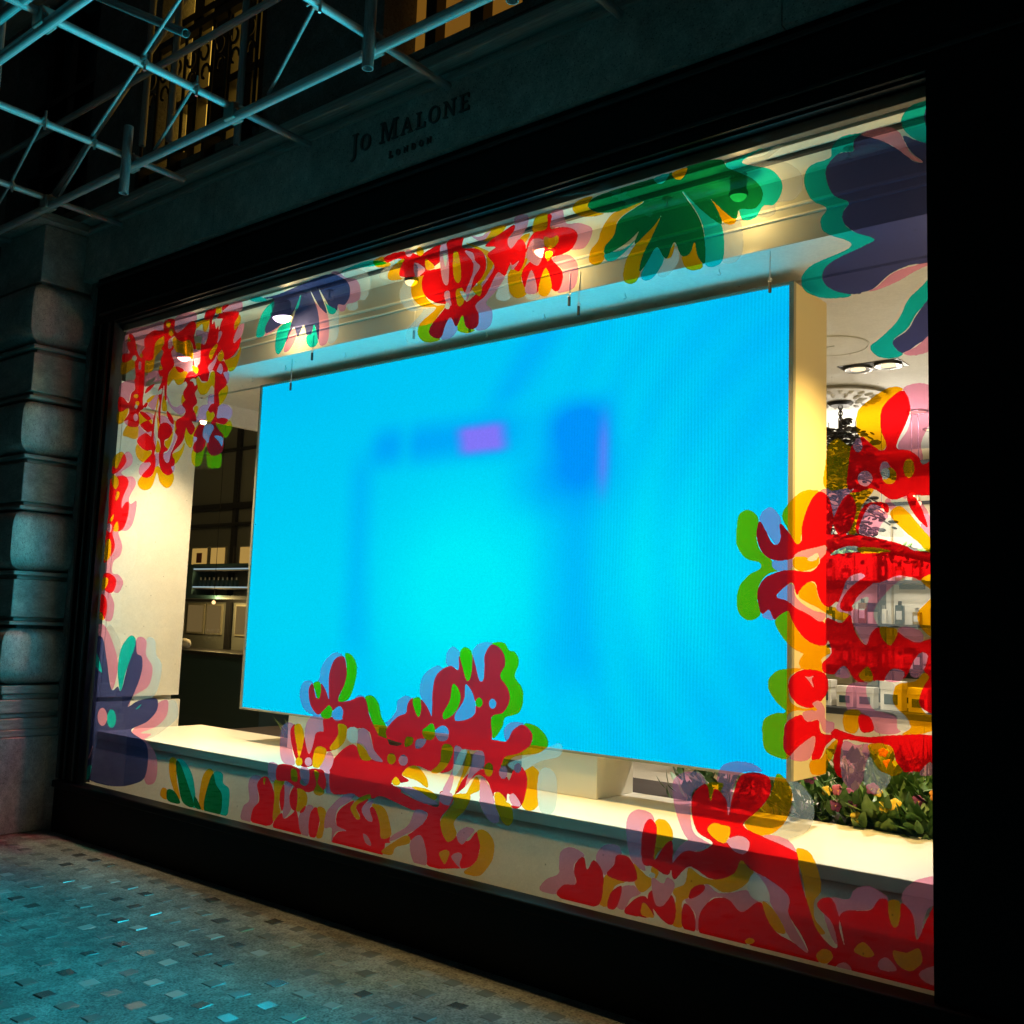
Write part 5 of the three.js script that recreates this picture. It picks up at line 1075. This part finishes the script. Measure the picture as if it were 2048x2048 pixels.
  const ord = ['first', 'second', 'third', 'fourth', 'fifth', 'sixth', 'seventh', 'eighth', 'ninth'], lv = ['bottom', 'middle', 'top'];
  for (let q = 0; q < 3; q++) for (let k = 0; k < 9; k++) {
    const bt = thing('scent_bottle', `${ord[k]} bottle from the left on the ${lv[q]} board of the dark shelf unit`, 'bottle', [2.98 + k * .145 + (k > 3 ? .03 : 0), 1.275 + q * .37, -5.19], 'bottles on the dark shelf unit');
    const h = .11 + (k * 7 + q * 3) % 5 * .018, m = [M.amber, M.creamGloss, M.teal, M.brass][(k + q) % 4];
    part(bt, 'flask', rbox(-.035, .035, 0, h, -.025, .025, .008), m); part(bt, 'cap', new THREE.CylinderGeometry(.016, .016, .035, 12), k % 2 ? M.darkMetal : M.steel, [0, h + .0175, 0]); part(bt, 'front_label', box(-.024, .024, h * .25, h * .7, .025, .0262), M.white);
  }
  const pv = thing('plant_pot', 'potted dark plant beside the counter', 'plant', [3.42, .3, -3.4]);
  part(pv, 'pot', new THREE.LatheGeometry([[0, 0], [.12, 0], [.16, .3], [.165, .31], [.14, .31], [.13, .28], [0, .27]].map(p => new THREE.Vector2(...p)), 20), M.darkMetal);
  const pl = []; for (let k = 0; k < 90; k++) { const a = rr(0, 6.28), y = rr(.35, 1.15), r = rr(0, .22); const g = new THREE.SphereGeometry(rr(.025, .045), 6, 4); g.scale(1.3, .3, .7); g.rotateX(rr(-1, 1)); g.rotateY(a); g.translate(Math.cos(a) * r, y, Math.sin(a) * r); pl.push(g); } part(pv, 'foliage', mergeGeometries(pl), M.leaf);
}
// ---------------------------------------------------------------- dim side room seen left of the screen
{
  const Zb = -3.4;
  const fr = thing('rail_frame', 'dark metal frame with rails on the side room wall', 'frame', [0, 0, Zb]);
  part(fr, 'post', box(-3.36, -3.29, 1.12, 3.94, -.02, .02), M.darkMetal); part(fr, 'post', box(-4.75, -4.69, 1.12, 3.94, -.02, .02), M.darkMetal);
  for (const [y, h] of [[3.45, .03], [2.755, .07], [2.555, .035], [1.66, .06]]) part(fr, 'rail', box(-5.1, -2.4, y, y + h, -.03, .03), M.darkMetal);
  [[-4.21, -3.86, 'left of three'], [-3.82, -3.5, 'middle of three'], [-3.24, -2.9, 'nearest the screen']].forEach(([a, c, l], i) => {
    const t = thing('lit_display_panel', 'yellow glowing wall panel in the side room, ' + l, 'light panel', [0, 0, Zb - .03]);
    part(t, 'frame', box(a, c, 2.09, 2.32, -.02, .0), M.olive); part(t, 'lit_panel', box(a + .02, c - .02, 2.105, 2.305, 0, .004), glow(.42, .25, .06));
    const L = new THREE.RectAreaLight(new THREE.Color(1, .62, .2), .5, c - a - .04, .2); L.position.set((a + c) / 2, 2.205, .012); L.rotation.y = Math.PI; t.add(L);
    if (!i) part(t, 'picture', box(a + .12, c - .12, 2.13, 2.25, .004, .008), M.amber);
    const lo = thing('lit_display_panel', 'dim lower yellow wall panel in the side room, ' + l, 'light panel', [0, 0, Zb - .03]);
    part(lo, 'frame', box(a, c, 1.28, 1.64, -.02, .0), M.olive); part(lo, 'lit_panel', box(a + .02, c - .02, 1.3, 1.62, 0, .004), glow(.13, .085, .03));
  });
  const cb = thing('hanging_cabinet', 'black hanging cabinet with a lit shelf of small bottles', 'cabinet', [0, 0, Zb]);
  part(cb, 'side_box', box(-3.99, -3.575, 1.69, 2.08, .03, .35), M.teal); part(cb, 'top', box(-3.575, -2.3, 2.05, 2.085, .03, .35), M.teal); part(cb, 'base', box(-3.575, -2.3, 1.69, 1.73, .03, .35), M.teal);
  for (const y of [2.02, 1.815]) { part(cb, 'shelf_light', box(-3.56, -2.3, y, y + .014, .335, .35), glow(.30, .42, .46)); part(cb, 'shelf', box(-3.56, -2.3, y - .012, y - .001, .05, .35), M.steel); }
  for (let k = 0; k < 9; k++) {
    const t = thing('perfume_bottle', ['first', 'second', 'third', 'fourth', 'fifth', 'sixth', 'seventh', 'eighth', 'ninth'][k] + ' bottle from the left on the lit shelf of the side room', 'bottle', [-3.52 + k * .085, 1.83, Zb + .27], 'row of bottles on the lit shelf');
    part(t, 'flask', rbox(-.022, .022, 0, .075, -.018, .018, .004), M.teal); part(t, 'stopper', new THREE.CylinderGeometry(.01, .01, .03, 8), M.steel, [0, .09, 0]);
  }
  const ct = thing('side_counter', 'black counter in the dim side room', 'counter', [0, 0, -2.9]); part(ct, 'counter_top', rbox(-5, -1.6, 1.09, 1.13, -.3, .3, .006), M.darkMetal); part(ct, 'counter_front', box(-4.98, -1.62, .3, 1.09, -.27, .27), M.teal);
  [-3.12, -3.03, -2.93].forEach((x, i) => {
    const t = thing('wine_glass', ['left', 'middle', 'right'][i] + ' clear stemmed glass on the black side counter', 'glass', [x + .35, 1.13, -2.75]);
    part(t, 'bowl', new THREE.LatheGeometry([[.03, 0], [.032, .002], [.004, .006], [.004, .1], [.03, .13], [.036, .17], [.03, .23]].map(p => new THREE.Vector2(...p)), 16), new THREE.MeshPhysicalMaterial({ color: 0xffffff, transmission: 1, thickness: 0, roughness: .05, side: THREE.DoubleSide }));
  });
  const tw = thing('rolled_towel', 'rolled cream towel with a dark band on the side counter', 'towel', [-3.2, 1.19, -2.72]); part(tw, 'roll', new THREE.CapsuleGeometry(.055, .2, 6, 16), M.linen, [0, 0, 0], [0, 0, Math.PI / 2]); part(tw, 'band', new THREE.TorusGeometry(.057, .006, 6, 20), M.darkMetal, [-.03, 0, 0], [0, Math.PI / 2, 0]);
  const hd = thing('headphones', 'dark headphones on a pale stand on the side counter', 'headphones', [-3.5, 1.13, -2.75]);
  part(hd, 'stand', new THREE.LatheGeometry([[0, 0], [.07, 0], [.07, .015], [.02, .03], [.05, .12], [.055, .18], [.03, .22], [0, .225]].map(p => new THREE.Vector2(...p)), 16), M.linen); part(hd, 'band', new THREE.TorusGeometry(.1, .012, 7, 24, Math.PI * 1.3), M.darkMetal, [.03, .16, .03], [0, 0, -.4]);
  for (const s of [-1, 1]) part(hd, 'ear_cup', new THREE.CylinderGeometry(.035, .035, .03, 14), M.darkMetal, [.03 + s * .1, .12, .03], [0, 0, Math.PI / 2]);
  const pd = thing('glass_pendant', 'lit pendant lamp in a clear glass cloche in the side opening', 'pendant lamp', [-.74, 3.14, -1.2]);
  part(pd, 'cord', bar(V(0, .06, 0), V(0, .8, 0), .004, 6), M.darkMetal); part(pd, 'socket', new THREE.CylinderGeometry(.018, .022, .06, 12), M.brass, [0, .04, 0]); part(pd, 'bulb', new THREE.SphereGeometry(.026, 14, 10), glow(1, .66, .25, 30));
  part(pd, 'cloche', new THREE.LatheGeometry([[.025, .05], [.05, .02], [.09, -.12], [.1, -.28], [.105, -.4]].map(p => new THREE.Vector2(...p)), 24), new THREE.MeshPhysicalMaterial({ color: 0xffffff, transmission: 1, thickness: 0, roughness: .02, side: THREE.DoubleSide }));
  const L = new THREE.PointLight(WARM, 4); L.castShadow = true; pd.add(L);
  const pd2 = thing('pendant_bulb', 'tiny warm bulb hanging in front of the black cabinet', 'pendant lamp', [-3.05, 1.65, -3.0]); part(pd2, 'bulb', new THREE.SphereGeometry(.022, 10, 8), glow(1, .6, .25, 2)); part(pd2, 'cord', bar(V(0, .02, 0), V(0, 2.28, 0), .003, 5), M.darkMetal);
  const L2 = new THREE.PointLight(WARM, 1.6); L2.castShadow = true; pd2.add(L2);
}
// ---------------------------------------------------------------- scaffolding over the pavement
{
  const s = thing('scaffolding', 'galvanised tube scaffold above the pavement lit cyan from below', 'scaffold');
  const T = .021, tube = (n, a, b, r = T) => part(s, n, ring(V(...a), V(...b), r, r - .004, 14), M.galv);
  const clamp = (x, y, z, k = .045) => { const c = part(s, 'coupler', rbox(x - k, x + k, y - k, y + k, z - k * .9, z + k * .9, .01), M.coupler); part(c, 'bolt', bar(V(x + .02, y - .05, z), V(x + .02, y + .06, z), .008, 6), M.steel); part(c, 'bolt', bar(V(x - .05, y, z + .02), V(x + .06, y, z + .02), .007, 6), M.steel); };
  tube('ledger', [-3, 4.2, .62], [6.6, 4.2, .62], .026); tube('ledger', [-3, 4.2, 1.66], [6.6, 4.2, 1.66], .026); tube('ledger', [-3, 4.27, 1.77], [6.6, 4.27, 1.77], .026);
  for (const x of [-2, -.98, .05, 1.09, 2.13, 3.235, 4.28, 5.35]) { tube('transom', [x, 4.257, x === 1.09 ? .26 : .1], [x, 4.257, 1.86]); clamp(x, 4.225, .62); clamp(x, 4.235, 1.66); }
  for (const x of [-.9, 1.14, 3.27, 4.14]) tube('puncheon', [x, x === 1.14 ? 4.0 : 4.07, .68], [x, 4.42, .68], .028);
  for (const y of [5.6]) { tube('ledger', [-3, y, .62], [6.6, y, .62]); tube('ledger', [-3, y, 1.66], [6.6, y, 1.66]); }
  for (const [a, b] of [[[1.35, 4.24, .62], [2.15, 4.295, .865]], [[2.43, 4.24, .62], [3.25, 4.295, .96]], [[.2, 4.24, .62], [1.11, 4.295, .866]], [[.03, 4.295, .862], [1.11, 4.295, 1.162]], [[1.07, 4.295, .872], [2.15, 4.295, 1.163]], [[2.11, 4.295, 1.163], [3.25, 4.295, 1.47]], [[-1, 4.24, .62], [.07, 4.295, .87]], [[3.22, 4.295, .96], [4.3, 4.295, 1.3]]]) { part(s, 'tie_rod', bar(V(...a), V(...b), .009, 8), M.galv); clamp(b[0] - .02, b[1] - .035, b[2], .022); }
  for (const [a, b] of [[[-1.6, 4.3, 1.2], [-1.6, 5.6, 1.2]], [[.5, 4.3, 1.2], [.5, 5.6, 1.2]], [[1.7, 4.3, .3], [1.7, 5.6, .3]], [[.62, 4.6, .3], [.62, 6.4, .3]], [[1.02, 4.5, .34], [1.02, 6.4, .34]], [[-1, 4.3, .3], [1.2, 5.6, .3]], [[.3, 5.6, 1.1], [2.4, 4.35, 1.1]], [[-2, 4.9, .5], [4, 4.9, .5]], [[-2, 5.1, 1.4], [3, 5.1, 1.4]]]) tube('brace', a, b, .022);
  for (let k = 0; k < 5; k++) part(s, 'board', rbox(-3, 6.6, 5.65, 5.69, .66 + k * .23, .88 + k * .23, .004), M.darkStone);
}
renderer.render(scene, camera);
